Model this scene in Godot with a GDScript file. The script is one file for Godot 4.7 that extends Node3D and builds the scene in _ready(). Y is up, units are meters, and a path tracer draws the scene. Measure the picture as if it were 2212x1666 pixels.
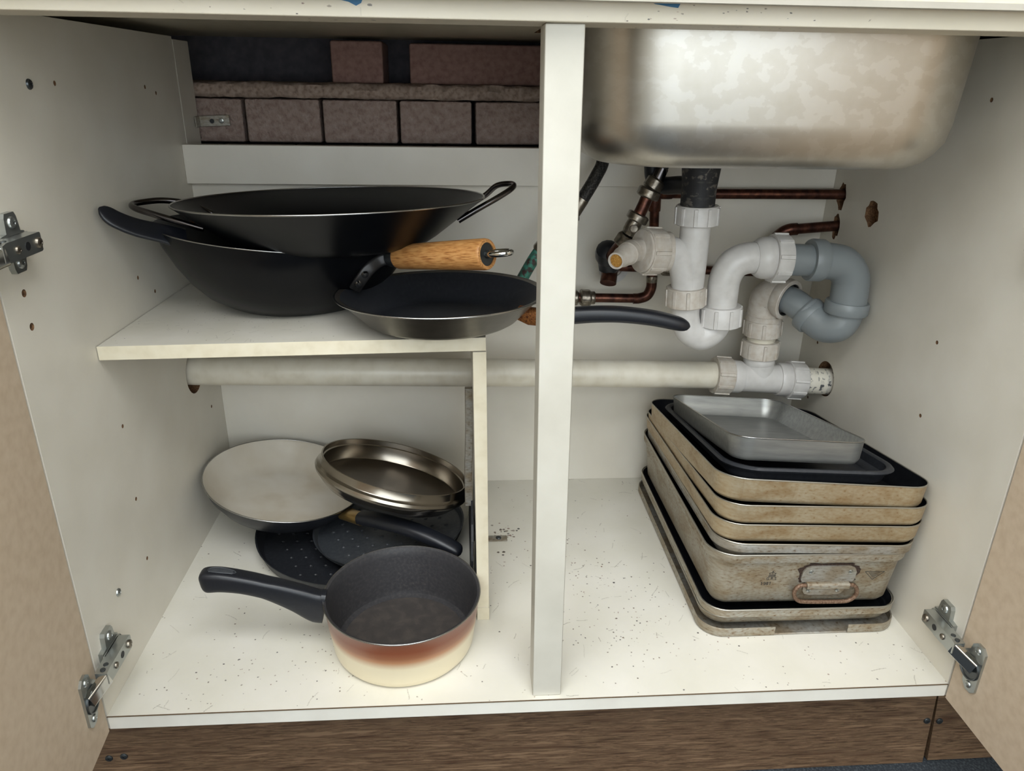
extends Node3D

# ------------------------------------------------------------------ state
var M := {}
var taken := {}
var rng := RandomNumberGenerator.new()

# ------------------------------------------------------------------ naming
func numbered(called: String) -> String:
	if not taken.has(called):
		taken[called] = 0
		return called
	taken[called] += 1
	return "%s_%03d" % [called, taken[called]]

func tag(o: Node, label := "", category := "", group := "", kind := "") -> Node:
	if label != "": o.set_meta("label", label)
	if category != "": o.set_meta("category", category)
	if group != "": o.set_meta("group", group)
	if kind != "": o.set_meta("kind", kind)
	return o

func thing(called: String, label: String, category: String, xf := Transform3D.IDENTITY, group := "") -> Node3D:
	var o := Node3D.new()
	o.name = numbered(called)
	o.transform = xf
	add_child(o)
	tag(o, label, category, group)
	return o

func at(p: Vector3) -> Transform3D:
	return Transform3D(Basis.IDENTITY, p)

# commits a SurfaceTool as one named mesh. in_world: the shape was drawn in world coordinates
func part(parent: Node3D, called: String, st: SurfaceTool, mat: Material, in_world := true, label := "") -> MeshInstance3D:
	var o := MeshInstance3D.new()
	o.name = called
	o.mesh = st.commit()
	o.material_override = mat
	if in_world and parent != self:
		var g: Transform3D = parent.transform
		var up: Node = parent.get_parent()
		while up is Node3D and up != self:
			g = up.transform * g
			up = up.get_parent()
		o.transform = g.affine_inverse()
	parent.add_child(o, true)
	if label != "": o.set_meta("label", label)
	return o

func struct(called: String, st: SurfaceTool, mat: Material) -> MeshInstance3D:
	var o := part(self, called, st, mat)
	o.set_meta("kind", "structure")
	return o

func S() -> SurfaceTool:
	var st := SurfaceTool.new()
	st.begin(Mesh.PRIMITIVE_TRIANGLES)
	return st

# ------------------------------------------------------------------ shapes
func tri(st: SurfaceTool, p: Array, n: Array, uv: Array, c: Array) -> void:
	var g: Vector3 = (p[1] - p[0]).cross(p[2] - p[0])
	var order := [0, 1, 2]
	if g.dot(n[0] + n[1] + n[2]) > 0.0:
		order = [0, 2, 1]
	for i in order:
		st.set_normal(n[i])
		st.set_uv(uv[i])
		if c: st.set_color(c[i])
		st.add_vertex(p[i])

# a skin through rows of points; smooth along a row, creased between rows that bend more than crease degrees
func grid(st: SurfaceTool, rows: Array, closed := true, flip := 1.0, crease := 38.0, colors: Array = []) -> void:
	var n: int = rows[0].size()
	var k: int = rows.size()
	var seg := n if closed else n - 1
	var nor := []          # normals of each strip at its lower and upper row
	for j in k - 1:
		var low := PackedVector3Array()
		var a: PackedVector3Array = rows[j]
		var b: PackedVector3Array = rows[j + 1]
		for i in n:
			var ip := (i + 1) % n if closed else mini(i + 1, n - 1)
			var im := (i + n - 1) % n if closed else maxi(i - 1, 0)
			var tu := (a[ip] - a[im]) + (b[ip] - b[im])
			var tv := b[i] - a[i]
			var c := tu.cross(tv)
			low.append(c.normalized() * flip if c.length() > 1e-14 else Vector3.ZERO)
		nor.append(low)
	var v := [0.0]
	for j in k - 1:
		v.append(v[j] + (rows[j + 1][0] - rows[j][0]).length())
	var cosc := cos(deg_to_rad(crease))
	for j in k - 1:
		var na := PackedVector3Array()
		var nb := PackedVector3Array()
		for i in n:
			var own: Vector3 = nor[j][i]
			var lo := own
			var hi := own
			if j > 0 and nor[j - 1][i].dot(own) > cosc: lo = (own + nor[j - 1][i]).normalized()
			if j < k - 2 and nor[j + 1][i].dot(own) > cosc: hi = (own + nor[j + 1][i]).normalized()
			na.append(lo)
			nb.append(hi)
		for i in seg:
			var i2 := (i + 1) % n
			var u0 := float(i) / seg
			var u1 := float(i + 1) / seg
			var P := [rows[j][i], rows[j][i2], rows[j + 1][i2], rows[j + 1][i]]
			var N := [na[i], na[i2], nb[i2], nb[i]]
			var UV := [Vector2(u0, v[j]), Vector2(u1, v[j]), Vector2(u1, v[j + 1]), Vector2(u0, v[j + 1])]
			var C := [colors[j], colors[j], colors[j + 1], colors[j + 1]] if colors else []
			for t in [[0, 1, 2], [0, 2, 3]]:
				if (P[t[1]] - P[t[0]]).cross(P[t[2]] - P[t[0]]).length() < 1e-14: continue
				tri(st, [P[t[0]], P[t[1]], P[t[2]]], [N[t[0]], N[t[1]], N[t[2]]], [UV[t[0]], UV[t[1]], UV[t[2]]], [C[t[0]], C[t[1]], C[t[2]]] if C else [])

# profile of (radius, height) pairs turned round the y axis of xf; drawn from the outside bottom centre over the rim to the inside
func lathe(st: SurfaceTool, prof: Array, xf := Transform3D.IDENTITY, segs := 48, flip := 1.0, crease := 38.0, colors: Array = []) -> void:
	var rows := []
	for q in prof:
		var row := PackedVector3Array()
		for i in segs:
			var a := TAU * i / segs
			row.append(xf * Vector3(maxf(q[0], 1e-6) * cos(a), q[1], maxf(q[0], 1e-6) * sin(a)))
		rows.append(row)
	grid(st, rows, true, -flip, crease, colors)

# frame whose y axis runs from a to b
func along(a: Vector3, b: Vector3, side := Vector3.UP) -> Transform3D:
	var y := (b - a).normalized()
	var s := side
	if absf(y.dot(s)) > 0.95: s = Vector3(1, 0, 0) if absf(y.x) < 0.9 else Vector3(0, 0, 1)
	var x := y.cross(s).normalized()
	var z := x.cross(y).normalized()
	return Transform3D(Basis(x, y, z), a)

func spline(pts: Array, per := 8) -> Array:
	var out := []
	var n := pts.size()
	for i in n - 1:
		var p0 = pts[maxi(i - 1, 0)]
		var p1 = pts[i]
		var p2 = pts[i + 1]
		var p3 = pts[mini(i + 2, n - 1)]
		if i == 0: p0 = p1 * 2.0 - p2
		if i == n - 2: p3 = p2 * 2.0 - p1
		for k in per:
			var t := float(k) / per
			out.append(((p1 * 2.0) + (p2 - p0) * t + (p0 * 2.0 - p1 * 5.0 + p2 * 4.0 - p3) * t * t + (p1 * 3.0 - p0 - p2 * 3.0 + p3) * t * t * t) * 0.5)
	out.append(pts[n - 1])
	return out

# sweep of a superellipse: sizes are (half width across, half height towards up); power 2 is an ellipse
func sweep(st: SurfaceTool, pts: Array, sizes: Array, up := Vector3.UP, segs := 20, power := 2.0, loop := false) -> void:
	var n := pts.size()
	var rows := []
	var rounded := []
	for i in n:
		var a: Vector3 = pts[(i + n - 1) % n] if loop else pts[maxi(i - 1, 0)]
		var b: Vector3 = pts[(i + 1) % n] if loop else pts[mini(i + 1, n - 1)]
		var d := (b - a).normalized()
		var u := up
		if up == Vector3.ZERO:
			u = rounded[-1] if rounded else (Vector3.UP if absf(d.y) < 0.9 else Vector3.RIGHT)
		var x := d.cross(u).normalized()
		u = x.cross(d).normalized()
		rounded.append(u)
		var s: Vector2 = sizes[mini(i, sizes.size() - 1)]
		var row := PackedVector3Array()
		for k in segs:
			var t := TAU * k / segs
			var cx := signf(cos(t)) * pow(absf(cos(t)), 2.0 / power)
			var cy := signf(sin(t)) * pow(absf(sin(t)), 2.0 / power)
			row.append(pts[i] + x * cx * s.x + u * cy * s.y)
		rows.append(row)
	if loop:
		rows.append(rows[0])
	else:
		for e in [0, n - 1]:
			var row := PackedVector3Array()
			for k in segs: row.append(pts[e])
			if e == 0: rows.push_front(row)
			else: rows.append(row)
	grid(st, rows, true, 1.0, 50.0)

func tube(st: SurfaceTool, pts: Array, r: float, segs := 20, loop := false) -> void:
	sweep(st, pts, [Vector2(r, r)], Vector3.ZERO, segs, 2.0, loop)

# box with chamfered edges
func box(st: SurfaceTool, size: Vector3, xf := Transform3D.IDENTITY, b := 0.001) -> void:
	var h := size / 2.0
	b = minf(b, minf(h.x, minf(h.y, h.z)) * 0.9)
	var bas := xf.basis
	var axes := [Vector3.RIGHT, Vector3.UP, Vector3.BACK]
	# six faces with texture coordinates 0..1
	for a in 3:
		var u: Vector3 = axes[(a + 1) % 3]
		var w: Vector3 = axes[(a + 2) % 3]
		if a == 1:
			u = axes[0]
			w = axes[2]
		var hu := absf(u.dot(h)) - b
		var hw := absf(w.dot(h)) - b
		for s in [-1.0, 1.0]:
			var c: Vector3 = axes[a] * absf(axes[a].dot(h)) * s
			var nn: Vector3 = (bas * (axes[a] * s)).normalized()
			var P := []
			var UV := []
			for q in [[-1, -1], [1, -1], [1, 1], [-1, 1]]:
				P.append(xf * (c + u * hu * q[0] + w * hw * q[1]))
				UV.append(Vector2(0.5 + 0.5 * q[0], 0.5 + 0.5 * q[1]))
			for t in [[0, 1, 2], [0, 2, 3]]:
				tri(st, [P[t[0]], P[t[1]], P[t[2]]], [nn, nn, nn], [UV[t[0]], UV[t[1]], UV[t[2]]], [])
	if b <= 0.0: return
	# twelve edges
	for a in 3:
		var e1: Vector3 = axes[(a + 1) % 3]
		var e2: Vector3 = axes[(a + 2) % 3]
		var ha := absf(axes[a].dot(h)) - b
		for s in [-1.0, 1.0]:
			for t in [-1.0, 1.0]:
				var n1: Vector3 = (bas * (e1 * s)).normalized()
				var n2: Vector3 = (bas * (e2 * t)).normalized()
				var p1: Vector3 = e1 * absf(e1.dot(h)) * s + e2 * (absf(e2.dot(h)) - b) * t
				var p2: Vector3 = e1 * (absf(e1.dot(h)) - b) * s + e2 * absf(e2.dot(h)) * t
				var A: Vector3 = axes[a] * ha
				var P := [xf * (p1 - A), xf * (p1 + A), xf * (p2 + A), xf * (p2 - A)]
				var N := [n1, n1, n2, n2]
				var z := Vector2.ZERO
				for k in [[0, 1, 2], [0, 2, 3]]:
					tri(st, [P[k[0]], P[k[1]], P[k[2]]], [N[k[0]], N[k[1]], N[k[2]]], [z, z, z], [])
	# eight corners
	for sx in [-1.0, 1.0]:
		for sy in [-1.0, 1.0]:
			for sz in [-1.0, 1.0]:
				var sg := Vector3(sx, sy, sz)
				var q := (h - Vector3.ONE * b) * sg
				var P := [xf * (q + Vector3(b * sx, 0, 0)), xf * (q + Vector3(0, b * sy, 0)), xf * (q + Vector3(0, 0, b * sz))]
				var N := [(bas * Vector3(sx, 0, 0)).normalized(), (bas * Vector3(0, sy, 0)).normalized(), (bas * Vector3(0, 0, sz)).normalized()]
				tri(st, P, N, [Vector2.ZERO, Vector2.ZERO, Vector2.ZERO], [])

# box given by two corners
func span(st: SurfaceTool, a: Vector3, b: Vector3, bevel := 0.001) -> void:
	box(st, (b - a).abs(), at((a + b) / 2.0), bevel)

# flat polygon given thickness: lies in the xy plane of xf, from z = 0 to z = depth
func prism(st: SurfaceTool, poly: Array, depth: float, xf := Transform3D.IDENTITY) -> void:
	var pv := PackedVector2Array(poly)
	var idx := Geometry2D.triangulate_polygon(pv)
	var z := Vector2.ZERO
	for s in [0.0, 1.0]:
		var nn: Vector3 = (xf.basis * Vector3(0, 0, -1.0 if s == 0.0 else 1.0)).normalized() * (1.0 if depth > 0.0 else -1.0)
		for i in range(0, idx.size(), 3):
			var P := []
			for k in 3: P.append(xf * Vector3(pv[idx[i + k]].x, pv[idx[i + k]].y, depth * s))
			tri(st, P, [nn, nn, nn], [z, z, z], [])
	var cw := Geometry2D.is_polygon_clockwise(pv)
	for i in pv.size():
		var a := pv[i]
		var b := pv[(i + 1) % pv.size()]
		var e := (b - a).normalized()
		var o := Vector3(e.y, -e.x, 0) * (-1.0 if cw else 1.0)
		var nn: Vector3 = (xf.basis * o).normalized()
		var P := [xf * Vector3(a.x, a.y, 0), xf * Vector3(b.x, b.y, 0), xf * Vector3(b.x, b.y, depth), xf * Vector3(a.x, a.y, depth)]
		tri(st, [P[0], P[1], P[2]], [nn, nn, nn], [z, z, z], [])
		tri(st, [P[0], P[2], P[3]], [nn, nn, nn], [z, z, z], [])

# rounded rectangle loop in the xz plane, centred at c
func rr(w: float, d: float, r: float, y: float, c := Vector2.ZERO, per := 8) -> PackedVector3Array:
	var out := PackedVector3Array()
	r = minf(r, minf(w, d) / 2.0 - 1e-5)
	for k in 4:
		var sx: float = [1, -1, -1, 1][k]
		var sz: float = [1, 1, -1, -1][k]
		for i in per + 1:
			var t := PI / 2 * (k + float(i) / per)
			out.append(Vector3(c.x + sx * (w / 2 - r) + r * cos(t), y, c.y + sz * (d / 2 - r) + r * sin(t)))
	return out

func collapsed(row: PackedVector3Array) -> PackedVector3Array:
	var c := Vector3.ZERO
	for p in row: c += p
	c /= row.size()
	var out := PackedVector3Array()
	for p in row: out.append(c + (p - c) * 0.0005)
	return out

# tilted frame as used for pans: turned about x, then about z
func tilt(p: Vector3, rx: float, rz: float, ry := 0.0) -> Transform3D:
	return Transform3D(Basis(Vector3(0, 0, 1), rz) * Basis(Vector3(1, 0, 0), rx) * Basis(Vector3(0, 1, 0), ry), p)

# ------------------------------------------------------------------ materials
func noise_tex(freq: float, ramp: Array, seed_: int, size := 512, kind := FastNoiseLite.TYPE_SIMPLEX_SMOOTH, octaves := 4, warp := 0.0) -> NoiseTexture2D:
	var f := FastNoiseLite.new()
	f.noise_type = kind
	f.seed = seed_
	f.frequency = freq
	f.fractal_octaves = octaves
	if warp > 0.0:
		f.domain_warp_enabled = true
		f.domain_warp_amplitude = warp
		f.domain_warp_frequency = freq * 0.7
	var t := NoiseTexture2D.new()
	t.width = size
	t.height = size
	t.seamless = true
	t.noise = f
	var g := Gradient.new()
	var off := PackedFloat32Array()
	var cols := PackedColorArray()
	for r in ramp:
		off.append(r[0])
		cols.append(r[1])
	g.offsets = off
	g.colors = cols
	t.color_ramp = g
	return t

func normal_tex(freq: float, seed_: int, strength: float, size := 512) -> NoiseTexture2D:
	var t := noise_tex(freq, [[0.0, Color.BLACK], [1.0, Color.WHITE]], seed_, size)
	t.color_ramp = null
	t.as_normal_map = true
	t.bump_strength = strength
	return t

func c8(r: int, g: int, b: int) -> Color:
	return Color(r / 255.0, g / 255.0, b / 255.0)

func mat(called: String, col: Color, rough: float, metal := 0.0) -> StandardMaterial3D:
	var m := StandardMaterial3D.new()
	m.resource_name = called
	m.albedo_color = col
	m.roughness = rough
	m.metallic = metal
	M[called] = m
	return m

func tex(m: StandardMaterial3D, t: Texture2D, scale: Vector3) -> StandardMaterial3D:
	m.albedo_texture = t
	m.uv1_triplanar = true
	m.uv1_scale = scale
	return m

func speck_image(w: int, h: int, base: Color, count: int, clusters: Array, seed_: int, scratches := 40) -> ImageTexture:
	var im := Image.create(w, h, false, Image.FORMAT_RGB8)
	var r := RandomNumberGenerator.new()
	r.seed = seed_
	var n := FastNoiseLite.new()
	n.seed = seed_
	n.frequency = 0.006
	for y in h:
		for x in w:
			var k := n.get_noise_2d(x, y) * 0.025
			im.set_pixel(x, y, Color(base.r + k, base.g + k, base.b + k * 1.4))
	var dot := func(px: float, py: float, rad: float, col: Color, a: float):
		for yy in range(int(py - rad), int(py + rad) + 2):
			for xx in range(int(px - rad), int(px + rad) + 2):
				if xx < 0 or yy < 0 or xx >= w or yy >= h: continue
				var d := Vector2(xx - px, yy - py).length()
				if d <= rad: im.set_pixel(xx, yy, im.get_pixel(xx, yy).lerp(col, a))
	var pal := [c8(60, 48, 38), c8(95, 80, 66), c8(120, 92, 80), c8(45, 42, 40)]
	for i in count:
		dot.call(r.randf() * w, r.randf() * h, r.randf_range(0.5, 1.5), pal[r.randi() % 4], r.randf_range(0.3, 0.9))
	for cl in clusters:
		for i in int(cl[3]):
			dot.call(cl[0] * w + r.randfn() * cl[2] * w, cl[1] * h + r.randfn() * cl[2] * w, r.randf_range(0.5, cl[4]), pal[r.randi() % 4], r.randf_range(0.35, 0.95))
	for i in scratches:
		var p := Vector2(r.randf() * w, r.randf() * h)
		var d := Vector2.from_angle(r.randf() * TAU)
		var l := r.randf_range(6, 34)
		var a := r.randf_range(0.12, 0.4)
		for k in int(l):
			dot.call(p.x, p.y, 0.6, c8(90, 82, 70), a)
			p += d
			d = d.rotated(r.randfn() * 0.06)
	return ImageTexture.create_from_image(im)

func make_materials() -> void:
	var w0 := c8(221, 217, 205)
	var m: StandardMaterial3D
	tex(mat("laminate", Color.WHITE, 0.42), noise_tex(0.008, [[0.0, c8(217, 211, 197)], [0.5, c8(222, 216, 203)], [1.0, c8(226, 221, 209)]], 3), Vector3.ONE * 2.0)
	tex(mat("laminate_cool", Color.WHITE, 0.4), noise_tex(0.01, [[0.0, c8(214, 210, 200)], [0.5, c8(221, 218, 208)], [1.0, c8(226, 223, 214)]], 5), Vector3.ONE * 2.0)
	tex(mat("post_white", Color.WHITE, 0.45), noise_tex(0.01, [[0.0, c8(188, 184, 172)], [0.5, c8(196, 192, 180)], [1.0, c8(202, 199, 188)]], 6), Vector3.ONE * 2.0)
	tex(mat("worktop_edge", Color.WHITE, 0.5), noise_tex(0.01, [[0.0, c8(168, 162, 150)], [1.0, c8(178, 172, 160)]], 8), Vector3.ONE * 2.0)
	tex(mat("laminate_cream", Color.WHITE, 0.45), noise_tex(0.02, [[0.0, c8(208, 198, 173)], [0.45, c8(216, 207, 183)], [1.0, c8(220, 212, 190)]], 7), Vector3.ONE * 4.0)
	tex(mat("chipboard", Color.WHITE, 0.95), noise_tex(0.09, [[0.0, c8(60, 40, 26)], [0.5, c8(118, 86, 58)], [1.0, c8(160, 124, 88)]], 11), Vector3.ONE * 6.0)
	tex(mat("door_liner", Color.WHITE, 0.62), noise_tex(0.05, [[0.0, c8(196, 175, 150)], [0.5, c8(206, 186, 162)], [1.0, c8(213, 194, 171)]], 13, 512, FastNoiseLite.TYPE_SIMPLEX_SMOOTH, 5), Vector3.ONE * 2.5)
	m = mat("floor_panel", Color.WHITE, 0.42)
	m.albedo_texture = speck_image(1400, 730, w0, 420, [[0.13, 0.95, 0.05, 80, 1.4], [0.25, 0.86, 0.05, 70, 1.3], [0.3, 0.74, 0.04, 60, 1.3], [0.47, 0.33, 0.012, 34, 3.2], [0.47, 0.45, 0.008, 6, 3.5], [0.56, 0.5, 0.04, 60, 2.0], [0.62, 0.72, 0.06, 140, 1.5], [0.85, 0.9, 0.09, 60, 1.6]], 21, 170)
	m = mat("board_top", Color.WHITE, 0.45)
	m.albedo_texture = speck_image(900, 700, c8(214, 209, 196), 160, [[0.3, 0.7, 0.1, 60, 1.4]], 23, 60)
	m = mat("rail_front", Color.WHITE, 0.42)
	m.albedo_texture = speck_image(2000, 40, c8(226, 217, 197), 26, [[0.55, 0.3, 0.01, 10, 1.6], [0.6, 0.85, 0.012, 10, 1.6], [0.39, 0.35, 0.012, 3, 4.0], [0.85, 0.4, 0.1, 12, 1.6]], 25, 10)
	mat("edge_dark", c8(92, 74, 52), 0.8)
	m = tex(mat("plinth_wood", Color.WHITE, 0.5), noise_tex(0.012, [[0.0, c8(78, 54, 38)], [0.28, c8(100, 79, 60)], [0.42, c8(118, 95, 72)], [0.48, c8(82, 63, 47)], [0.55, c8(120, 96, 73)], [0.66, c8(92, 71, 53)], [0.75, c8(124, 100, 77)], [1.0, c8(132, 108, 84)]], 31, 1024, FastNoiseLite.TYPE_SIMPLEX_SMOOTH, 5, 40.0), Vector3(0.55, 7.0, 7.0))
	m.detail_enabled = true
	m.detail_blend_mode = BaseMaterial3D.BLEND_MODE_MUL
	m.detail_albedo = noise_tex(0.06, [[0.0, c8(150, 140, 132)], [0.4, c8(240, 238, 236)], [1.0, Color.WHITE]], 32, 512)
	tex(mat("brick", Color.WHITE, 0.95), noise_tex(0.03, [[0.0, c8(134, 112, 104)], [0.45, c8(158, 138, 128)], [0.8, c8(168, 149, 139)], [1.0, c8(184, 168, 158)]], 41, 512, FastNoiseLite.TYPE_SIMPLEX_SMOOTH, 5), Vector3.ONE * 5.0)
	M.brick.normal_enabled = true
	M.brick.normal_texture = normal_tex(0.06, 42, 5.0)
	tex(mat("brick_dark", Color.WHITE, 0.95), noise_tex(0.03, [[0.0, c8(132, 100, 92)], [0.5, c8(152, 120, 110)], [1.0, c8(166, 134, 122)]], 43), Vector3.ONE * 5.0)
	tex(mat("mortar", Color.WHITE, 0.98), noise_tex(0.035, [[0.0, c8(110, 92, 82)], [0.5, c8(164, 144, 130)], [1.0, c8(186, 168, 154)]], 45, 512, FastNoiseLite.TYPE_SIMPLEX_SMOOTH, 5), Vector3.ONE * 6.0)
	tex(mat("wall_block", Color.WHITE, 0.95), noise_tex(0.03, [[0.0, c8(70, 68, 74)], [1.0, c8(92, 88, 92)]], 47), Vector3.ONE * 3.0)
	tex(mat("raw_board", Color.WHITE, 0.95), noise_tex(0.05, [[0.0, c8(72, 52, 44)], [1.0, c8(104, 78, 66)]], 49), Vector3.ONE * 4.0)
	# metals
	m = tex(mat("sink_steel", Color.WHITE, 0.3, 1.0), noise_tex(0.014, [[0.0, c8(194, 189, 178)], [0.3, c8(198, 193, 183)], [0.52, c8(200, 195, 186)], [0.55, c8(206, 202, 194)], [1.0, c8(208, 204, 197)]], 51, 1024, FastNoiseLite.TYPE_SIMPLEX_SMOOTH, 6, 10.0), Vector3(2.2, 3.0, 2.2))
	m.roughness_texture = noise_tex(0.03, [[0.0, Color(0.95, 0.95, 0.95)], [1.0, Color.WHITE]], 52, 512)
	m.roughness = 0.36
	for v in 3:
		var ramp: Array = [
			[[0.0, c8(84, 62, 44)], [0.15, c8(122, 100, 78)], [0.28, c8(156, 149, 136)], [0.6, c8(168, 166, 157)], [1.0, c8(182, 180, 173)]],
			[[0.0, c8(104, 72, 44)], [0.13, c8(150, 118, 80)], [0.24, c8(184, 166, 136)], [0.6, c8(192, 179, 154)], [1.0, c8(200, 191, 172)]],
			[[0.0, c8(70, 54, 42)], [0.14, c8(128, 116, 102)], [0.3, c8(156, 155, 150)], [0.7, c8(170, 170, 167)], [1.0, c8(184, 184, 180)]]][v]
		m = tex(mat(["tin_worn", "tin_amber", "tin_grey"][v], Color.WHITE, 0.45, 0.5), noise_tex(0.045, ramp, 61 + v, 1024, FastNoiseLite.TYPE_SIMPLEX_SMOOTH, 6, 8.0), Vector3(2.6, 5.5, 2.6))
		m.detail_enabled = true
		m.detail_blend_mode = BaseMaterial3D.BLEND_MODE_MUL
		m.detail_albedo = noise_tex(0.012, [[0.0, c8(196, 168, 132)], [0.5, c8(238, 230, 218)], [1.0, Color.WHITE]], 66 + v, 512)
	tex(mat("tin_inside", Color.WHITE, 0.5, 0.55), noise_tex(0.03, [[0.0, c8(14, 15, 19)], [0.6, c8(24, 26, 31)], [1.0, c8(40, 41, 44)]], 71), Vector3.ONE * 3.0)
	m = tex(mat("aluminium", Color.WHITE, 0.38, 0.7), noise_tex(0.03, [[0.0, c8(138, 139, 137)], [0.5, c8(156, 157, 154)], [1.0, c8(172, 172, 168)]], 73), Vector3(1.0, 8.0, 8.0))
	mat("zinc", c8(172, 175, 172), 0.3, 0.9)
	mat("zinc_dark", c8(86, 90, 92), 0.35, 0.85)
	mat("chrome", c8(205, 205, 202), 0.12, 1.0)
	mat("polished_steel", c8(158, 150, 138), 0.22, 1.0)
	tex(mat("brushed_steel", Color.WHITE, 0.34, 1.0), noise_tex(0.02, [[0.0, c8(98, 90, 82)], [1.0, c8(122, 113, 102)]], 75), Vector3(1, 12, 1))
	mat("dark_chrome", c8(96, 92, 92), 0.22, 1.0)
	tex(mat("copper", Color.WHITE, 0.34, 0.85), noise_tex(0.025, [[0.0, c8(50, 34, 30)], [0.4, c8(78, 50, 42)], [0.7, c8(106, 68, 54)], [1.0, c8(126, 86, 68)]], 81), Vector3.ONE * 5.0)
	tex(mat("copper_green", Color.WHITE, 0.6, 0.3), noise_tex(0.02, [[0.0, c8(60, 40, 40)], [0.45, c8(78, 56, 54)], [0.55, c8(60, 130, 112)], [1.0, c8(96, 168, 148)]], 82), Vector3.ONE * 9.0)
	tex(mat("fitting", Color.WHITE, 0.32, 0.9), noise_tex(0.03, [[0.0, c8(92, 84, 74)], [0.5, c8(134, 126, 114)], [1.0, c8(176, 170, 158)]], 83), Vector3.ONE * 8.0)
	tex(mat("braid", Color.WHITE, 0.4, 0.8), noise_tex(0.2, [[0.0, c8(30, 30, 32)], [0.5, c8(84, 84, 84)], [1.0, c8(170, 170, 168)]], 84, 256, FastNoiseLite.TYPE_CELLULAR), Vector3.ONE * 8.0)
	tex(mat("rusty", Color.WHITE, 0.6, 0.55), noise_tex(0.04, [[0.0, c8(44, 20, 12)], [0.4, c8(98, 50, 24)], [0.55, c8(176, 122, 62)], [0.7, c8(120, 66, 32)], [1.0, c8(196, 150, 92)]], 85), Vector3.ONE * 14.0)
	tex(mat("rust_brown", Color.WHITE, 0.55, 0.5), noise_tex(0.05, [[0.0, c8(70, 48, 36)], [0.45, c8(112, 86, 68)], [1.0, c8(158, 138, 118)]], 86), Vector3.ONE * 12.0)
	tex(mat("burnt", Color.WHITE, 0.7, 0.3), noise_tex(0.06, [[0.0, c8(34, 24, 20)], [0.6, c8(62, 46, 38)], [1.0, c8(112, 96, 82)]], 87), Vector3.ONE * 12.0)
	mat("brass", c8(176, 146, 92), 0.3, 0.9)
	# plastics and coatings
	tex(mat("pipe_white", Color.WHITE, 0.32), noise_tex(0.02, [[0.0, c8(196, 193, 189)], [0.5, c8(209, 206, 202)], [1.0, c8(216, 214, 211)]], 91), Vector3.ONE * 4.0)
	tex(mat("pipe_cream", Color.WHITE, 0.35), noise_tex(0.02, [[0.0, c8(206, 198, 178)], [0.5, c8(220, 213, 196)], [1.0, c8(226, 221, 206)]], 92), Vector3.ONE * 3.0)
	tex(mat("pipe_old", Color.WHITE, 0.4), noise_tex(0.03, [[0.0, c8(180, 166, 150)], [0.5, c8(198, 190, 179)], [1.0, c8(210, 205, 197)]], 93), Vector3.ONE * 5.0)
	mat("pipe_grey", c8(128, 134, 136), 0.34)
	mat("seal_black", c8(22, 24, 28), 0.5)
	tex(mat("painted_stub", Color.WHITE, 0.4), noise_tex(0.025, [[0.0, c8(84, 86, 88)], [0.3, c8(88, 90, 92)], [0.33, c8(222, 217, 202)], [1.0, c8(228, 223, 210)]], 94), Vector3.ONE * 6.0)
	tex(mat("black_plastic", Color.WHITE, 0.38), noise_tex(0.05, [[0.0, c8(20, 22, 28)], [1.0, c8(28, 30, 36)]], 95), Vector3.ONE * 8.0)
	tex(mat("drain_black", Color.WHITE, 0.6), noise_tex(0.02, [[0.0, c8(20, 22, 26)], [0.66, c8(32, 33, 37)], [0.72, c8(104, 98, 90)], [1.0, c8(150, 144, 134)]], 96), Vector3.ONE * 7.0)
	tex(mat("wok_black", Color.WHITE, 0.34, 0.0), noise_tex(0.04, [[0.0, c8(7, 8, 11)], [1.0, c8(12, 13, 16)]], 97), Vector3.ONE * 4.0)
	M.wok_black.metallic_specular = 0.32
	mat("strap_black", c8(48, 47, 47), 0.35, 0.6)
	tex(mat("coat_mid", Color.WHITE, 0.42), noise_tex(0.05, [[0.0, c8(52, 55, 60)], [0.7, c8(64, 67, 71)], [1.0, c8(82, 83, 84)]], 106), Vector3.ONE * 5.0)
	tex(mat("coat_black", Color.WHITE, 0.5), noise_tex(0.06, [[0.0, c8(26, 28, 33)], [0.7, c8(37, 39, 44)], [1.0, c8(52, 53, 56)]], 98), Vector3.ONE * 5.0)
	tex(mat("coat_grey", Color.WHITE, 0.45), noise_tex(0.05, [[0.0, c8(44, 43, 45)], [0.6, c8(57, 56, 58)], [0.9, c8(74, 70, 67)], [1.0, c8(120, 112, 104)]], 99), Vector3.ONE * 7.0)
	tex(mat("worn_base", Color.WHITE, 0.6), noise_tex(0.03, [[0.0, c8(56, 52, 50)], [0.5, c8(65, 60, 57)], [1.0, c8(80, 73, 67)]], 100, 512, FastNoiseLite.TYPE_SIMPLEX_SMOOTH, 6, 30.0), Vector3.ONE * 3.0)
	tex(mat("pan_shell", Color.WHITE, 0.32, 0.75), noise_tex(0.02, [[0.0, c8(84, 80, 74)], [1.0, c8(108, 103, 95)]], 101), Vector3(4, 12, 4))
	tex(mat("ceramic", Color.WHITE, 0.22), noise_tex(0.012, [[0.0, c8(196, 184, 164)], [0.5, c8(210, 202, 187)], [1.0, c8(217, 211, 200)]], 102), Vector3.ONE * 2.0)
	mat("rim_dull", c8(176, 172, 162), 0.35, 0.9)
	mat("rim_steel", c8(170, 170, 168), 0.25, 1.0)
	m = mat("enamel", Color.WHITE, 0.3)
	m.vertex_color_use_as_albedo = true
	m.clearcoat_enabled = true
	m.clearcoat = 0.4
	m = tex(mat("handle_wood", Color.WHITE, 0.42), noise_tex(0.03, [[0.0, c8(112, 66, 30)], [0.3, c8(168, 112, 60)], [0.55, c8(196, 142, 84)], [1.0, c8(212, 164, 104)]], 103, 512, FastNoiseLite.TYPE_SIMPLEX_SMOOTH, 5), Vector3(26, 3.2, 26))
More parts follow.
